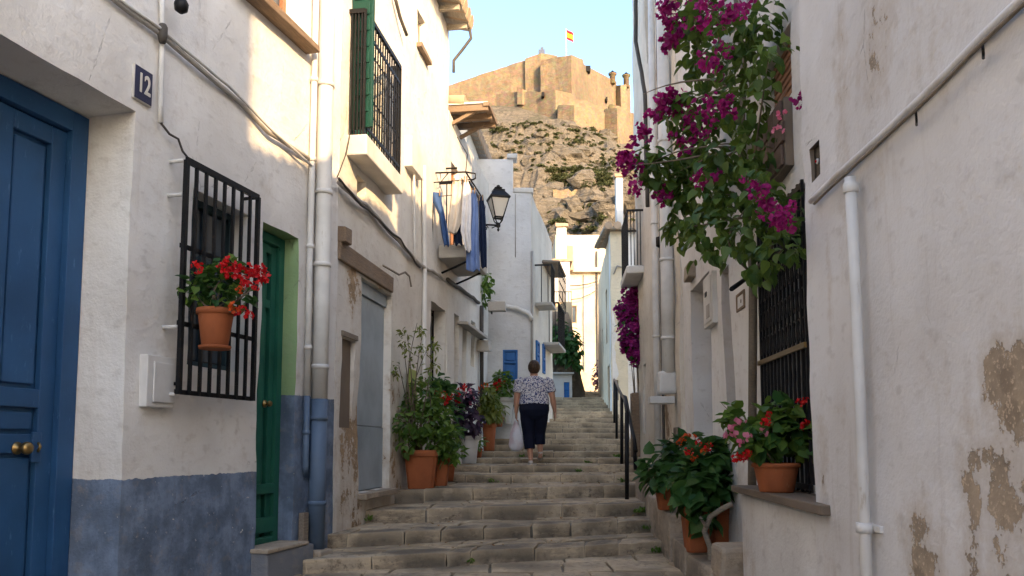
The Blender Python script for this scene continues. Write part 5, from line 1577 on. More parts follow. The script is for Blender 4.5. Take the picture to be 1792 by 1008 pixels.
# ---- left row of pots on the stairs
def on_step(px, py, z): return at_z(px, py, z)
a = at(738, 853, 9.3); a.z = .598
pr = plant_root('potted_shrub', a, 'biggest square terracotta pot with green bush and tall thin shrub')
Y = a.y; hp = 66 / F * Y
pot(pr, 34 / F * Y * .86, hp, M['terracotta'], sq=7, taper=.74)
bl = [px_blob(pr, 735, 735, Y, 45, .25), px_blob(pr, 708, 740, 9.0, 26, .2), px_blob(pr, 760, 740, Y - .05, 34, .25), px_blob(pr, 745, 700, Y + .1, 34, .25), px_blob(pr, 770, 770, Y - .1, 24, .2), px_blob(pr, 714, 775, 9.05, 20, .15), px_blob(pr, 740, 690, Y + .1, 30, .2)]
foliage(pr, bl, LF['mid'], .085, 720, 150, .35, 12)
stems(pr, (0, 0, hp * .88), [b[0] for b in bl], .012, rg)
tall = [(722, 565), (705, 585), (742, 605), (690, 640), (748, 640), (735, 660), (698, 605), (728, 600), (712, 625)]
stems(pr, (-.08, .05, hp * .88), [at(x + 8, y, 8.9) - a for x, y in tall], .012, rg, bend=.12, name='branch')
sp_ = []
for x, y in tall:
    for _ in range(3): sp_.append(px_blob(pr, x + 8 + rg.uniform(-10, 10), y + rg.uniform(-4, 18), 8.9, 8, .06))
foliage(pr, sp_, LF['yel'], .065, 170, 60, .2, 13, inner=.1)

def simple_pot(px, pyb, z, pw_px, ph_px, mat, sq, label, leaf, blobs, size, n, ind, fl=(), name='potted_plant', taper=.72, hang=.3, seed=1, Y=None, rim=True):
    a = on_step(px, pyb, z) if Y is None else at(px, pyb, Y)
    if Y is None: a.z = z
    pr = plant_root(name, a, label)
    Yp = a.y; hp = ph_px / F * Yp
    pot(pr, pw_px / 2 / F * Yp * (.88 if sq else .93), hp, mat, sq=sq, taper=taper, rim=rim)
    bl = [px_blob(pr, x, y, Yp + dy, r, .22) for x, y, r, dy in blobs]
    foliage(pr, bl, LF[leaf], size, n, ind, hang, seed)
    stems(pr, (0, 0, hp * .87), [b[0] for b in bl], .008, rg)
    for kind, pts, s in fl:
        flowers(pr, [at(x, y, Yp - .18 + rg.uniform(-.05, .05)) - a for x, y in pts], FL[kind], s, seed)
    return pr
simple_pot(771, 850, .62, 34, 48, M['terracotta'], 7, 'smaller square terracotta pot tucked behind the biggest left pot', 'mid', [(782, 765, 26, 0), (795, 790, 18, 0), (775, 790, 20, -.05)], .085, 300, 60, (), 'potted_shrub', seed=21, Y=9.45)
simple_pot(821, 811, 0, 36, 48, M['pot_pale'], None, 'white pot with dark purple foliage and crimson flowers on the stairs', 'purple', [(812, 715, 26, -.1), (800, 745, 22, -.15), (825, 740, 22, -.1), (815, 690, 18, -.05)], .12, 300, 60, (('red', [(800, 695), (806, 684), (812, 676), (802, 706)], .045), ('pink', [(818, 690), (826, 700), (822, 684)], .045)), seed=22, Y=12.3)
simple_pot(784, 842, .72, 26, 30, M['terracotta'], None, 'terracotta pot under tall dark green foliage with red blooms beside doorway', 'dark', [(775, 690, 22, .1), (785, 720, 22, .1), (770, 665, 14, .1), (790, 760, 20, 0)], .11, 240, 50, (('red', [(770, 690), (778, 702), (786, 695)], .05),), seed=23, Y=10.5)
simple_pot(856, 789, 0, 26, 48, M['terracotta'], None, 'narrow terracotta pot with yellow green fern on the stairs', 'yel', [(850, 700, 22, 0), (842, 712, 18, -.1), (862, 712, 18, 0), (850, 725, 20, -.05), (846, 685, 14, 0)], .17, 300, 60, (('orange', [(842, 678), (850, 674), (836, 688)], .04),), seed=24, hang=.6, Y=14.15)
simple_pot(836, 801, 0, 18, 16, M['terracotta'], None, 'tiny terracotta pot with low greenery at the left step edge', 'mid', [(836, 780, 12, 0), (842, 774, 9, 0)], .07, 60, 25, (), seed=25, Y=13.05)
simple_pot(882, 742, 1.22, 36, 46, M['concrete'], None, 'pale stone planter with yellow green shrub below the blue shutter', 'mid', [(882, 680, 22, 0), (870, 690, 18, 0), (895, 690, 16, 0), (880, 665, 16, 0)], .12, 240, 50, (('red', [(872, 672), (868, 680), (878, 668), (866, 672)], .05),), seed=26, Y=15.0)
simple_pot(870, 747, 1.21, 26, 16, M['terracotta'], None, 'low pot of trailing yellow plant at the foot of the stone planter', 'yel', [(862, 722, 20, 0), (850, 728, 14, 0), (876, 725, 12, 0)], .11, 150, 40, (), seed=27, hang=.5, Y=14.9)
# plant on the far end of the left house
a = L3.W(L3.L(846, 530)[0], -.25, L3.L(846, 530)[1])
pr = plant_root('hanging_plant', a, 'green plant spilling from a wall box below the laundry', 'plant')
MB().box((-.16, -.1, -.16), (.16, .12, .0), 0, .01).build('planter', M['concrete'], pr, .01)
MB().beam((-.1, .0, -.16), (-.1, .25, -.16), .03, .03).build('bracket', M['iron'], pr)
foliage(pr, [px_blob(pr, 846, 505, a.y, 16, .2), px_blob(pr, 850, 490, a.y, 13, .2), px_blob(pr, 842, 525, a.y, 10, .1)], LF['mid'], .11, 150, 40, .6, 31)

# ---- ledge and pots on the right
lg = empty('stone_ledge', (1.34, 5.6, 0)); tag(lg, 'low stone ledge carrying the pots along the right house', 'ledge')
def lp(x, y): return Vector((x, y)) - Vector((1.34, 5.6))
stone_block('ledge_stone', lg, (lp(1.36, 5.55), lp(1.74, 5.5), lp(1.76, 6.25), lp(1.36, 6.3)), .25, -.4, M['block'], 5, 3, .02, .03)
stone_block('ledge_stone', lg, (lp(1.35, 6.32), lp(1.76, 6.28), lp(1.78, 6.95), lp(1.37, 7.0)), .30, -.4, M['block'], 5, 3, .02, .03)
stone_block('ledge_stone', lg, (lp(1.36, 7.02), lp(1.78, 6.98), lp(1.80, 7.7), lp(1.40, 7.75)), .50, -.4, M['block'], 5, 3, .02, .03)
stone_block('ledge_stone', lg, (lp(1.41, 7.78), lp(1.82, 7.75), lp(1.86, 8.7), lp(1.46, 8.75)), .56, -.4, M['block'], 5, 3, .02, .03)
stone_block('ledge_stone', lg, (lp(1.47, 8.78), lp(1.86, 8.75), lp(1.9, 9.9), lp(1.52, 9.9)), .70, -.4, M['block'], 5, 3, .02, .03)
stone_block('ledge_stone', lg, (lp(1.62, 4.95), lp(1.82, 4.9), lp(1.78, 5.5), lp(1.55, 5.5)), .36, -.4, M['block'], 5, 3, .02, .04)
RP = simple_pot(1166, 892, 0, 40, 42, M['terracotta'], 6, 'left terracotta trough pot under the broad leaves by the railing', 'dark', [(1150, 825, 26, 0), (1180, 805, 30, 0), (1165, 840, 24, -.1), (1200, 785, 26, .1), (1210, 815, 28, 0)], .115, 330, 110, (('orange', [(1195, 768), (1203, 762), (1212, 765), (1188, 775)], .03),), seed=41, Y=7.35)
RP2 = simple_pot(1218, 965, 0, 52, 78, M['terracotta'], 7, 'tall square terracotta pot with broad trailing leaves on right ledge', 'dark', [(1215, 830, 30, 0), (1235, 800, 28, .1), (1240, 850, 28, -.05), (1210, 865, 24, -.1), (1225, 895, 18, -.1)], .135, 330, 110, (('orange', [(1215, 802), (1230, 790)], .028), ('red', [(1205, 790), (1222, 775), (1240, 782)], .03)), seed=42, Y=6.35)
for b, s in ((1262, 43),):
    simple_pot(b, 965, 0, 46, 76, M['terracotta'], 7, 'plain square terracotta pot rightmost on the ledge', 'dark', [(1262, 850, 20, 0)], .11, 60, 30, (), seed=s, Y=6.45)
q = at(1264, 888, 6.45)
pr = plant_root('potted_plant', q, 'small square pot standing on the rightmost ledge pot')
pot(pr, 20 / F * 6.45 * .88, 36 / F * 6.45, M['terracotta'], sq=7, taper=.85)
foliage(pr, [px_blob(pr, 1262, 820, 6.45, 26, .18), px_blob(pr, 1275, 790, 6.5, 20, .15), px_blob(pr, 1250, 800, 6.5, 22, .15)], LF['dark'], .11, 190, 70, .3, 44)
stems(pr, (0, 0, .14), [at(1275, 780, 6.5) - q, at(1262, 800, 6.5) - q, at(1290, 760, 6.5) - q], .008, rg)
# gnarled branch growing from the ledge
tr = at(1243, 978, 6.05)
pr = empty('gnarled_branch', tr); tag(pr, 'bare gnarled branch rising in front of the right terracotta pots', 'branch')
MB().tube(wobble([(0, 0, -.15), (.0, 0, .08), (-.04, 0, .2), at(1243, 905, 6.02) - tr, at(1262, 893, 5.98) - tr, at(1282, 882, 5.96) - tr], .012, .04), .021, 8).build('limb', M['bark'], pr)
MB().tube(wobble([at(1237, 925, 6.03) - tr, at(1225, 905, 6.0) - tr], .01, .03), .012, 6).build('twig', M['bark'], pr)
# pot on the window shelf
shy = R2.W(gx0 + .5, -.2, 0).y
x_, z_ = gx0, gzb
sq_ = R2.W(R2.L(1359, 852, .17)[0], -.17, gzb - .003)
pr = plant_root('potted_plant', sq_, 'round terracotta pot of pink flowers on the window shelf at right')
Yp = sq_.y; sc = Yp / F
pot(pr, 40 * sc * .95, 50 * sc, M['terracotta'], taper=.74)
bl = [px_blob(pr, 1350, 760, Yp, 36, .17), px_blob(pr, 1385, 750, Yp, 34, .17), px_blob(pr, 1325, 775, Yp - .05, 26, .12), px_blob(pr, 1400, 775, Yp - .05, 26, .12), px_blob(pr, 1365, 725, Yp, 26, .12), px_blob(pr, 1290, 740, Yp + .1, 20, .1), px_blob(pr, 1300, 765, Yp, 16, .1), px_blob(pr, 1275, 720, Yp + .1, 13, .08)]
foliage(pr, bl, LF['ger'], .08, 330, 150, .2, 51)
stems(pr, (0, 0, 44 * sc), [b[0] for b in bl] + [at(1262, 705, Yp + .1) - sq_], .006, rg, bend=.05)
flowers(pr, [at(x, y, Yp - .14) - sq_ for x, y in ((1281, 762), (1294, 775), (1306, 765), (1335, 758), (1285, 742), (1298, 738))], FL['pink'], .026, 52)
flowers(pr, [at(x, y, Yp - .16) - sq_ for x, y in ((1297, 798), (1308, 792), (1290, 803), (1303, 803), (1340, 738), (1400, 705), (1412, 702), (1345, 725), (1410, 745))], FL['red'], .022, 53)
fw = R2.W(*(lambda t: (t[0], -.02, t[1]))(R2.L(1312, 842)))

# ---- ivy on the rock at the head of the stairs
a = at(992, 690, 24.2); a.z = 2.2
pr = empty('ivy_covered_rock', a); tag(pr, 'brown rock face draped with dark creeper left of the stair head', 'rock')
mb = MB(); nx, nz = 10, 10
p0, p1 = at(966, 660, 24.9), at(1024, 660, 25.2); zt = at(990, 545, 25).z
for j in range(nz + 1):
    for i in range(nx + 1):
        s, tt = i / nx, j / nz; p_ = p0.lerp(p1, s); z = 1.5 + (zt - 1.5) * tt
        o = noise.noise(Vector((s * 4, tt * 5, 3))) * .25
        top = (1 - max(0, s - .55) * 1.6 * tt)
        mb.v.append((p_.x - a.x - .0, p_.y - a.y + o + .12 * tt, 1.5 + (z - 1.5) * top - a.z))
k0 = len(mb.v)
for j in range(nz):
    for i in range(nx):
        q_ = j * (nx + 1) + i; mb.face((q_, q_ + 1, q_ + nx + 2, q_ + nx + 1), 0, True)
for i in range(nx + 1):
    x, y, z = mb.v[nz * (nx + 1) + i]; mb.v.append((x, y + .8, z))
for i in range(nx): mb.face((nz * (nx + 1) + i, nz * (nx + 1) + i + 1, k0 + i + 1, k0 + i), 0, True)
mb.build('rock', stone('brown_rock', ((.22, .17, .12), (.26, .2, .14), (.15, .12, .09), (.3, .22, .15))), pr)
bl = [px_blob(pr, x, y, 24.7, r, .25) for x, y, r in ((978, 575, 16), (990, 590, 20), (1003, 600, 14), (985, 620, 15), (1000, 630, 12), (975, 600, 12), (1010, 615, 9), (1012, 640, 7))]
foliage(pr, bl, LF['dark'], .17, 420, 60, .8, 61)
a = at(1052, 690, 30); a.z = 2.8
pr = empty('flowering_shrub', a); tag(pr, 'dark reddish shrub at the stair head against the sunlit wall', 'shrub')
bl = [px_blob(pr, x, y, 30, r, .3) for x, y, r in ((1052, 645, 12), (1046, 665, 10), (1057, 662, 10), (1052, 678, 9))]
foliage(pr, bl, LF['purple'], .18, 260, 40, .3, 62); stems(pr, (0, 0, 0), [b[0] for b in bl], .02, rg)
a = at(935, 345, 17.5)

# ---- railing
rl = empty('stair_railing', at(1096, 866, 9.6)); tag(rl, 'black iron handrail along the right side of the stairs', 'railing')
ro = rl.location.copy()
rp = [(at(1097, 868, 9.62), at(1097, 722, 9.62)), (at(1088, 806, 12.6), at(1088, 692, 12.6)), (at(1079, 758, 15.6), at(1079, 672, 15.6)), (at(1075, 735, 17.6), at(1075, 664, 17.6)), (at(1112, 806, 10.6), at(1110, 768, 10.6))]
for b_, t_ in rp:
    b2 = b_.copy(); b2.z -= .12; MB().tube([b2 - ro, t_ - ro], .026, 8).build('post', M['iron'], rl)
MB().tube([rp[3][1] - ro, rp[2][1] - ro, rp[1][1] - ro, at(1095, 695, 12.2) - ro, at(1103, 738, 11.2) - ro, rp[4][1] - ro, at(1113, 790, 10.4) - ro], .024, 8).build('handrail', M['iron'], rl)
MB().tube([rp[0][1] - ro, at(1093, 700, 11.6) - ro, rp[1][1] - ro], .02, 8).build('handrail', M['iron'], rl)
tp = at(1112, 768, 13.4)
b_ = tag(MB().box((-.07, -.06, -.3), (.07, .06, (768 - 688) / F * 13.4), 0, .01).build('timber_post', M['wood'], None, .01), 'dark timber post standing beside the right wall behind the railing', 'post'); b_.location = tp

# ---- lantern
ly = 14.0; lo = at(872, 405, ly)
ln = empty('street_lantern', lo); tag(ln, 'black four sided street lantern with frosted panes on a scrolled bracket', 'lantern')
s = ly / F
zb, zt_ = (405 - 385) * s, (405 - 348) * s
rb, rt = 9.5 * s, 21 * s
z0, z1 = (405 - 380) * s, (405 - 346) * s
frm = MB()
cr = lambda r, a: (r * math.cos(a), r * math.sin(a))
angs = [R(45 + 90 * k + 14) for k in range(4)]
for a_ in angs: frm.tube([(*cr(rb * 1.1, a_), z0), (*cr(rt * 1.1, a_), z1)], .012, 6)
fo = frm.build('frame', M['iron'], ln); fo['kind'] = 'stuff'
for z_, r_ in ((z0, rb), (z1, rt)):
    mb = MB()
    pts = [(*cr(r_ * 1.1, a_), z_) for a_ in angs]
    mb.tube(pts + [pts[0]], .014, 6); mb.build('frame_ring', M['iron'], ln)
tg = NT('frosted_glass', .5); tg.b.inputs['Transmission Weight'].default_value = .35; fg = tg.done((.78, .76, .70))
for k in range(4):
    a0, a1 = angs[k], angs[(k + 1) % 4]
    p0_, p1_ = Vector((*cr(rb * 1.06, a0), z0)), Vector((*cr(rb * 1.06, a1), z0)); p2_, p3_ = Vector((*cr(rt * 1.06, a1), z1)), Vector((*cr(rt * 1.06, a0), z1))
    nn = (p1_ - p0_).cross(p3_ - p0_).normalized() * .006
    mb = MB(); mb.quad(p0_, p1_, p2_, p3_); mb.quad(p3_ - nn, p2_ - nn, p1_ - nn, p0_ - nn); mb.build('pane', fg, ln)
H = lambda y: (405 - y) * s
rf = MB().lathe([(rt * 1.0, H(346)), (rt * 1.22, H(347)), (rt * 1.24, H(344)), (rt * .72, H(334)), (rt * .66, H(331)), (rt * .72, H(330)), (rt * .3, H(328)), (rt * .16, H(326))], 4, sm=False).build('roof', M['iron'], ln, .006); rf.rotation_euler = (0, 0, R(45 + 14))
MB().lathe([(.03, H(330)), (.06, H(327)), (.075, H(325)), (.03, H(323)), (.035, H(321.5)), (.01, H(320))], 12).build('finial', M['iron'], ln)
for a_ in angs: MB().tube([(*cr(rb * 1.1, a_), z0), (*cr(rb * .9, a_), H(386)), (0, 0, H(394))], .011, 5).build('cradle_arm', M['iron'], ln)
MB().lathe([(.01, H(405)), (.025, H(402)), (.012, H(399)), (.04, H(396)), (.04, H(392)), (.012, H(389))], 10).build('hub', M['iron'], ln)
wx = -.449 + .146 * (ly - 14.9) - lo.x
bk = MB().tube([(0, 0, H(394)), (wx * .5, 0, H(393)), (wx - .05, 0, H(392))], .017, 7).build('bracket', M['iron'], ln)
MB().tube([(wx + .1 + .055 * math.cos(t_) * (1 - t_ / 14), 0, H(399) + .055 * math.sin(t_) * (1 - t_ / 14)) for t_ in [k * .5 for k in range(22)]], .009, 5).build('scroll', M['iron'], bk)
MB().tube([(wx * .35, 0, H(399)), (wx * .15, 0, H(396)), (0, 0, H(398))], .009, 5).build('scroll', M['iron'], bk)
MB().tube([(wx, 0, H(404)), (wx, 0, H(388))], .02, 6).build('wall_plate', M['iron'], bk)

# ---- laundry
dy_ = 10.75; wl_ = at(748, 305, dy_)
rk = empty('drying_rack', wl_); tag(rk, 'black iron drying rack above the balcony holding laundry', 'drying rack')
P = lambda x, y, Y: at(x, y, Y - .25) - wl_
MB().tube([P(748, 303, 11.0), P(815, 301, 11.0), P(832, 304, 11.0), P(832, 312, 11.0), P(826, 315, 11.0)], .012, 6).build('arm', M['iron'], rk)
MB().tube([P(750, 320, 10.9), P(826, 314, 10.9)], .008, 6).build('line', M['iron'], rk)
MB().tube([P(760, 296, 11.6), P(800, 294, 11.6)], .014, 6).build('arm', M['iron'], rk)
MB().tube([P(815, 301, 11.0), P(845, 348, 11.4)], .012, 6).build('arm', M['iron'], rk)
MB().tube([P(770, 302, 11.0), P(772, 318, 10.95), P(785, 302, 11.0)], .008, 5).build('brace', M['iron'], rk)
MB().tube([P(757, 345, 10.9), P(795, 341, 10.9)], .006, 5).build('line', M['iron'], rk)
MB().tube([P(752, 303, 11.0), P(757, 345, 10.9), P(757, 430, 10.95)], .009, 5).build('brace', M['iron'], rk)
MB().tube([P(815, 301, 11.0), P(818, 270, 11.0), P(800, 240, 11.3)], .006, 5).build('wire', M['iron'], rk)
def garment(name, label, rows, Y, mat, cat, thick=.03, folds=5, amp=.025, seed=0):
    """rows: (row y, left x, right x) outline in photo pixels at depth Y, made as a two-layered hanging cloth"""
    rows = sorted(rows); o = at(rows[0][1], rows[0][0], Y)
    g = empty(name, o); tag(g, label, cat, 'laundry on the drying rack')
    nz, nx = 18, 14; mb = MB()
    def edge(y):
        for (a, b) in zip(rows, rows[1:]):
            if a[0] <= y <= b[0]:
                t_ = (y - a[0]) / (b[0] - a[0] + 1e-9); return a[1] + (b[1] - a[1]) * t_, a[2] + (b[2] - a[2]) * t_
        return rows[-1][1:]
    id = {}
    for side in (0, 1):
        for j in range(nz + 1):
            tt = j / nz; y = rows[0][0] + (rows[-1][0] - rows[0][0]) * tt; xl, xr = edge(y)
            for i in range(nx + 1):
                s_ = i / nx; px = xl + (xr - xl) * s_
                fo_ = amp * (.35 + tt) * math.sin(s_ * folds * 3.1 + seed + tt * 1.3) + amp * .5 * noise.noise(Vector((s_ * 4, tt * 5, seed)))
                ed = thick * math.sin(s_ * math.pi) ** .5 * (.3 + .7 * tt) * (-1 if side == 0 else 1)
                p_ = at(px, y + 2.0 * math.sin(s_ * 9 + seed) * tt, Y) - o
                id[side, i, j] = len(mb.v); mb.v.append((p_.x, fo_ + ed, p_.z))
    for side in (0, 1):
        for j in range(nz):
            for i in range(nx):
                q_ = (id[side, i, j], id[side, i, j + 1], id[side, i + 1, j + 1], id[side, i + 1, j])
                mb.face(q_ if side == 0 else q_[::-1], 0, True)
    mb.build('cloth', mat, g)
    for f_ in (.15, .85):
        xx = rows[0][1] + (rows[0][2] - rows[0][1]) * f_; p_ = at(xx, rows[0][0], Y) - o
        MB().box((p_.x - .008, -.02, p_.z - .05), (p_.x + .008, .02, p_.z + .03)).build('peg', M['wood'], g)
    return g
F_blue = fabric('denim_blue', (.05, .10, .24)); F_light = fabric('light_blue_cloth', (.16, .24, .46)); F_navy = fabric('navy_cloth', (.016, .026, .06)); F_white = fabric('white_cloth', (.66, .66, .68)); F_cream = fabric('cream_cloth', (.62, .55, .46))
garment('hanging_cloth', 'crumpled denim blue cloth hanging leftmost on the rack', [(337, 751, 773), (352, 757, 773), (375, 768, 778), (400, 771, 783), (430, 777, 787)], 10.62, F_blue, 'laundry', .03, 3, .03, 1)
garment('hanging_shirt', 'cream white shirt hanging on the rack beside the blue cloth', [(316, 792, 811), (340, 789, 810), (370, 786, 809), (395, 783, 806), (408, 783, 800)], 10.66, F_cream, 'laundry', .035, 4, .02, 2)
garment('hanging_shirt', 'long white shirt hanging in the middle of the rack', [(313, 812, 818), (330, 810, 824), (370, 808, 825), (404, 806, 824), (440, 815, 825)], 10.6, F_white, 'laundry', .03, 4, .02, 3)
garment('hanging_trousers', 'light blue trousers hanging lowest from the rack', [(333, 824, 832), (360, 823, 837), (420, 816, 838), (474, 816, 840)], 10.68, F_light, 'laundry', .035, 5, .025, 4)
garment('hanging_trousers', 'dark navy trousers hanging at the outer end of the rack', [(345, 838, 846), (380, 838, 850), (430, 839, 852), (468, 842, 852)], 10.78, F_navy, 'laundry', .03, 4, .02, 5)
garment('hanging_cloth', 'short dark cloth behind the cream shirt on the rack', [(385, 795, 806), (410, 793, 808), (428, 796, 810)], 10.76, F_navy, 'laundry', .02, 3, .02, 6)

# ---- weeds in the joints and dry leaves on the treads
rg = random.Random(77)
def scatter(name, label, cat, mats_):
    v, f = [], []
    for m, me in mats_:
        k = len(v); v += [tuple(m @ q.co) for q in me.vertices]; f += [tuple(k + i for i in p_.vertices) for p_ in me.polygons]
    me = bpy.data.meshes.new(name); me.from_pydata(v, [], f); me.materials.append(mats_[0][1].materials[0]); me.update()
    o = bpy.data.objects.new(name, me); COL.objects.link(o); tag(o, label, cat, kind='stuff')
ms = []
def tread_z(Y):
    z = .10
    for (zz, l, r) in RIS:
        if Y > (l.y + r.y) / 2: z = zz
    return z
for _ in range(26):
    left = rg.random() < .5; i = rg.randrange(0, 9); z, l, r = RIS[i]
    base = (l.lerp(r, rg.uniform(.01, .05)) if left else l.lerp(r, rg.uniform(.93, .99))) if rg.random() < .7 else l.lerp(r, rg.random())
    c = Vector((base.x, base.y - .03, z - .11))
    for _k in range(14):
        d = Vector((rg.gauss(0, .5), rg.gauss(0, .5), 1)).normalized()
        ms.append((leaf_mtx(c + Vector((rg.gauss(0, .03), rg.gauss(0, .015), rg.uniform(0, .03))), d, .05, rg, -.6), LF['mid'][0]))
scatter('weeds', 'small green weeds growing in the joints of the steps', 'weeds', ms)
ms = []
for _ in range(70):
    i = rg.randrange(0, 8); z, l, r = RIS[i]; s_ = rg.random(); b_ = l.lerp(r, s_); n_ = RIS[i + 1][1].lerp(RIS[i + 1][2], s_)
    p_ = b_.lerp(n_, rg.uniform(.25, .9)); a_ = rg.uniform(0, 6.28)
    m = Matrix.Translation((p_.x, p_.y, z + .012)) @ Matrix.Rotation(a_, 4, 'Z') @ Matrix.Rotation(rg.uniform(-.3, .3), 4, 'X') @ Matrix.Scale(rg.uniform(.025, .05), 4)
    ms.append((m, LF['dry'][0]))
scatter('fallen_leaves', 'dry brown leaves scattered on the stair treads', 'leaves', ms)
# ================================================================== WOMAN ON THE STEPS
WY = 12.15
wp = Vector((at(935, 812, WY).x, WY, .80))
wm = empty('person', wp); tag(wm, 'person in floral blouse and navy cropped trousers climbing the stairs with bag', 'person')
def loft(mb, rings, n=14):
    """rings: (x, y, z, rx, ry)"""
    k = len(mb.v)
    pts = [Vector(r[:3]) for r in rings]
    for i, r in enumerate(rings):
        d = (pts[min(i + 1, len(pts) - 1)] - pts[max(i - 1, 0)]).normalized()
        u = Vector((1, 0, 0)); u = (u - d * u.dot(d)).normalized(); w_ = d.cross(u)
        for j in range(n):
            a = 2 * math.pi * j / n; mb.v.append(tuple(pts[i] + u * math.cos(a) * r[3] + w_ * math.sin(a) * r[4]))
    for i in range(len(rings) - 1):
        for j in range(n):
            a, b = k + i * n + j, k + i * n + (j + 1) % n; mb.face((a, b, b + n, a + n), 0, True)
    mb.face(tuple(k + j for j in reversed(range(n)))); e = k + (len(rings) - 1) * n; mb.face(tuple(e + j for j in range(n)))
def fused(name, mb, mat, parent, vox=.009, sm=3):
    o = mb.build(name + '_tmp', mat)
    r = o.modifiers.new('r', 'REMESH'); r.mode = 'VOXEL'; r.voxel_size = vox
    s = o.modifiers.new('s', 'SMOOTH'); s.iterations = sm; s.factor = .5
    bpy.context.view_layer.update(); dg_ = bpy.context.evaluated_depsgraph_get()
    me = bpy.data.meshes.new_from_object(o.evaluated_get(dg_)); bpy.data.objects.remove(o)
    me.name = name; me.polygons.foreach_set('use_smooth', [True] * len(me.polygons)); me.update()
    q = bpy.data.objects.new(name, me); COL.objects.link(q); q.parent = parent
    return q
t = NT('skin', .55); t.b.inputs['Subsurface Weight'].default_value = .1; t.b.inputs['Subsurface Radius'].default_value = (.02, .008, .004)
skin = t.done(t.mix(t.noise(9, 4), (.50, .27, .18), (.42, .21, .13)))
# joints (facing +y, away from camera)
LA = [(-.225, 0, 1.245), (-.262, -.01, 1.02), (-.272, .03, .78)]
RA = [(.225, 0, 1.245), (.275, -.03, 1.02), (.318, .03, .79)]
LLeg = [(-.10, 0, .80), (-.085, .02, .45), (-.055, -.03, .09)]
RLeg = [(.10, 0, .80), (.085, .10, .47), (.095, .09, .17)]
b = MB()
loft(b, [(0, 0, .78, .19, .13), (0, .0, .88, .215, .15), (0, 0, 1.0, .19, .125), (0, 0, 1.12, .185, .12), (0, 0, 1.22, .195, .11), (0, -.005, 1.29, .15, .085), (0, 0, 1.325, .065, .06), (0, .005, 1.40, .052, .052)], 20)
loft(b, [(0, .01, 1.36, .04, .05), (0, .015, 1.385, .062, .075), (0, .015, 1.44, .074, .088), (0, .01, 1.50, .074, .09), (0, .005, 1.55, .05, .065), (0, .005, 1.57, .02, .03)], 18)
for s_ in (-1, 1): loft(b, [(s_ * .070, .0, 1.43, .012, .02), (s_ * .084, -.005, 1.455, .012, .026), (s_ * .078, -.005, 1.485, .01, .018)], 8)
loft(b, [(0, .085, 1.42, .012, .01), (0, .115, 1.435, .014, .012), (0, .10, 1.47, .008, .008)], 8)
for A in (LA, RA):
    S, E, Wt = [Vector(v_) for v_ in A]
    loft(b, [(*S, .062, .062), (*(S.lerp(E, .5)), .058, .06), (*E, .045, .047), (*(E.lerp(Wt, .35)), .046, .048), (*(E.lerp(Wt, .75)), .034, .036), (*Wt, .026, .03)], 12)
for G in (LLeg, RLeg):
    Hh, Kn, An = [Vector(v_) for v_ in G]
    loft(b, [(*Hh, .11, .115), (*(Hh.lerp(Kn, .5)), .092, .098), (*Kn, .065, .068), (*(Kn.lerp(An, .3)), .062, .07), (*(Kn.lerp(An, .7)), .044, .05), (*An, .034, .038)], 14)
    loft(b, [(An.x, An.y - .03, An.z, .03, .03), (An.x, An.y - .02, An.z - .045, .032, .035), (An.x, An.y + .05, An.z - .06, .036, .022), (An.x, An.y + .14, An.z - .07, .038, .014)], 10)
# hands: palm, four fingers, thumb
def hand(side, Wt, curl):
    W0 = Vector(Wt); dn = Vector((0, .12, -1)).normalized(); fw_ = Vector((0, 1, .12)).normalized()
    loft(b, [(*W0, .022, .026), (*(W0 + dn * .035), .02, .04), (*(W0 + dn * .075), .018, .042), (*(W0 + dn * .09), .014, .036)], 10)
    for k, L_ in enumerate((.062, .072, .068, .052)):
        st = W0 + dn * .08 + fw_ * (.032 - .021 * k)
        m1 = st + dn * L_ * .45 + Vector((-side * .012 * curl, 0, 0)); m2 = m1 + (dn * L_ * .35 + Vector((-side * .022 * curl, 0, 0))); m3 = m2 + dn * L_ * .15 * (1 - curl) + Vector((-side * .022 * curl, 0, .006 * curl))
        loft(b, [(*st, .0085, .0095), (*m1, .0085, .009), (*m2, .0078, .008), (*m3, .006, .006)], 8)
    st = W0 + dn * .03 + fw_ * .03
    loft(b, [(*st, .011, .012), (*(st + fw_ * .026 + dn * .022), .0105, .011), (*(st + fw_ * .034 + dn * .05 + Vector((-side * .012, 0, 0))), .009, .009), (*(st + fw_ * .03 + dn * .066 + Vector((-side * .016, 0, 0))), .006, .006)], 8)
hand(-1, LA[2], .9); hand(1, RA[2], .35)
body = fused('body', b, skin, wm, .007, 2)
# hair: short bob
h = MB()
loft(h, [(0, -.02, 1.385, .058, .055), (0, -.025, 1.41, .08, .075), (0, -.02, 1.45, .094, .098), (0, -.012, 1.50, .095, .105), (0, -.005, 1.545, .076, .088), (0, 0, 1.578, .045, .055), (0, 0, 1.59, .015, .02)], 20)
hair = fused('hair', h, None, wm, .008, 2)
t = NT('brown_hair', .45); hn = t.noise(28, 4, .6, t.coords((2.6, 2.6, .35)))
hair.data.materials.clear(); hair.data.materials.append(t.done(t.mix(t.ramp(hn, .35, .7), (.035, .018, .010), (.085, .045, .022)), t.bump(hn, .6, .02)))
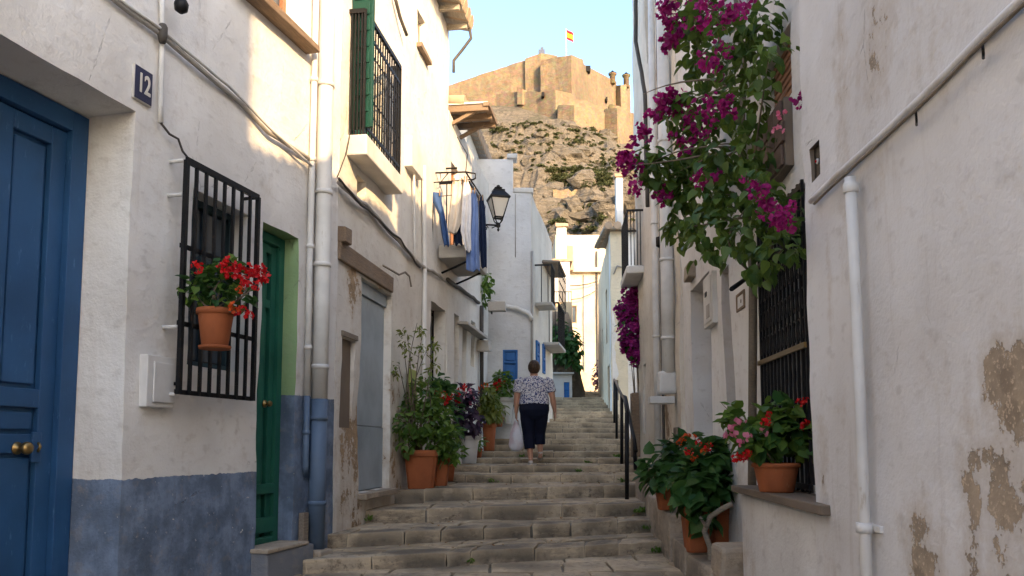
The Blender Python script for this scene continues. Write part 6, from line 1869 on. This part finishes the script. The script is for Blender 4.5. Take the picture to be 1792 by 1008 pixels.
# blouse
c = MB()
loft(c, [(0, 0, .905, .238, .17), (0, 0, .96, .232, .16), (0, 0, 1.06, .212, .142), (0, 0, 1.16, .21, .138), (0, 0, 1.24, .212, .125), (0, -.003, 1.30, .165, .10), (0, 0, 1.335, .085, .075)], 22)
for A in (LA, RA):
    S, E, _w = [Vector(v_) for v_ in A]
    S2 = S + Vector((-.05 if S.x > 0 else .05, 0, .01))
    loft(c, [(*S2, .085, .09), (*S, .08, .082), (*(S.lerp(E, .55)), .078, .08), (*(S.lerp(E, .72)), .08, .08)], 14)
bl_ = fused('blouse', c, None, wm, .010, 2)
t = NT('floral_print', .85)
v1 = t.vor(50, 'F1'); v2 = t.vor(62, 'F1', t.coords((1, 1, 1), (3, 1, 2))); n1 = t.noise(30, 3)
col = t.mix(t.ramp(v1, .40, .46), (.03, .045, .16), (.55, .53, .54))
col = t.mix(t.ramp(t.math('ADD', v2, t.math('MULTIPLY', n1, .4)), .40, .45), (.26, .17, .14), col)
col = t.mix(t.ramp(n1, .58, .62), col, (.035, .045, .12))
wr = t.noise(7, 3, .5, t.coords((1, 1, 1.5)))
bl_.data.materials.clear(); bl_.data.materials.append(t.done(col, t.bump(wr, .6, .04)))
# cropped trousers
c = MB()
loft(c, [(0, 0, .955, .205, .145), (0, -.005, .90, .228, .165), (0, -.015, .82, .232, .175), (0, -.01, .75, .215, .155), (0, 0, .70, .17, .12)], 20)
for G, hz in ((LLeg, .235), (RLeg, .30)):
    Hh, Kn, An = [Vector(v_) for v_ in G]
    f_ = (Kn.z - hz) / (Kn.z - An.z); En = Kn.lerp(An, f_)
    loft(c, [(Hh.x, Hh.y, Hh.z, .118, .14), (*(Hh.lerp(Kn, .3)), .118, .13), (*(Hh.lerp(Kn, .65)), .105, .11), (*Kn, .09, .092), (*(Kn.lerp(En, .5)), .086, .088), (*En, .083, .085)], 16)
tr_ = fused('trousers', c, None, wm, .010, 2)
tr_.data.materials.clear(); tr_.data.materials.append(fabric('navy_trousers', (.010, .012, .026), .85, .6))
# shoes
for G, lift in ((LLeg, 0), (RLeg, .35)):
    An = Vector(G[2]); c = MB()
    loft(c, [(An.x, An.y - .062, An.z - .045, .02, .03), (An.x, An.y - .045, An.z - .055, .036, .036), (An.x, An.y + .02, An.z - .06, .038, .034), (An.x, An.y + .10, An.z - .068, .044, .026), (An.x, An.y + .17, An.z - .074, .038, .018), (An.x, An.y + .195, An.z - .078, .02, .012)], 12)
    so_ = fused('shoe', c, None, wm, .007, 1)
    so_.data.materials.clear(); so_.data.materials.append(fabric('beige_shoe', (.52, .46, .40)))
    c = MB(); zb_ = An.z - .092
    kq = []
    for j in range(16):
        a = 2 * math.pi * j / 16; kq.append((An.x + .042 * math.cos(a), An.y + .065 + .135 * math.sin(a)))
    nn = len(kq); c.v += [(x, y, zb_) for x, y in kq] + [(x, y, zb_ + .016) for x, y in kq]
    c.face(tuple(reversed(range(nn)))); c.face(tuple(range(nn, 2 * nn)))
    for j in range(nn): c.face((j, (j + 1) % nn, nn + (j + 1) % nn, nn + j))
    c.build('sole', fabric('pale_sole', (.6, .55, .5)), so_)
    if lift:
        pv = Vector((An.x, An.y + .12, An.z - .08))
        so_.matrix_local = Matrix.Translation(pv) @ Matrix.Rotation(-.42, 4, 'X') @ Matrix.Translation(-pv)
# carrier bag
hb = Vector(LA[2]) + Vector((0, .01, -.12))
bg_ = empty('carrier_bag', wp + hb); tag(bg_, 'white plastic carrier bag held in the left hand of the person', 'bag')
mb = MB(); n = 24; prof = [(.03, -.03, .02), (.055, -.10, .03), (.085, -.18, .055), (.10, -.27, .08), (.108, -.36, .09), (.10, -.42, .08), (.07, -.455, .055), (.02, -.465, .015)]
for (r, z, ry) in prof:
    for j in range(n):
        a = 2 * math.pi * j / n; m_ = 1 + .13 * math.sin(a * 5 + z * 9) * (1 - abs(z) * 1.3) + .12 * noise.noise(Vector((math.cos(a) * 2, math.sin(a) * 2, z * 9)))
        mb.v.append((r * m_ * math.cos(a), ry * m_ * math.sin(a), z))
for i in range(len(prof) - 1):
    for j in range(n):
        a, b2 = i * n + j, i * n + (j + 1) % n; mb.face((a, a + n, b2 + n, b2), 0, True)
mb.face(tuple((len(prof) - 1) * n + j for j in range(n)))
t = NT('thin_plastic', .35); wr = t.noise(16, 5, .6, t.coords((1, 1, .5))); t.b.inputs['Transmission Weight'].default_value = .15
pm_ = t.done(t.mix(t.ramp(t.noise(5, 3), .4, .65), (.66, .64, .66), (.60, .46, .48)), t.bump(wr, .7, .03))
mb.build('bag_body', pm_, bg_)
for s_ in (-1, 1): MB().tube([(s_ * .025, 0, -.06), (s_ * .022, 0, 0), (0, .0, .035)], [.02, .012, .01], 8).build('handle', pm_, bg_)
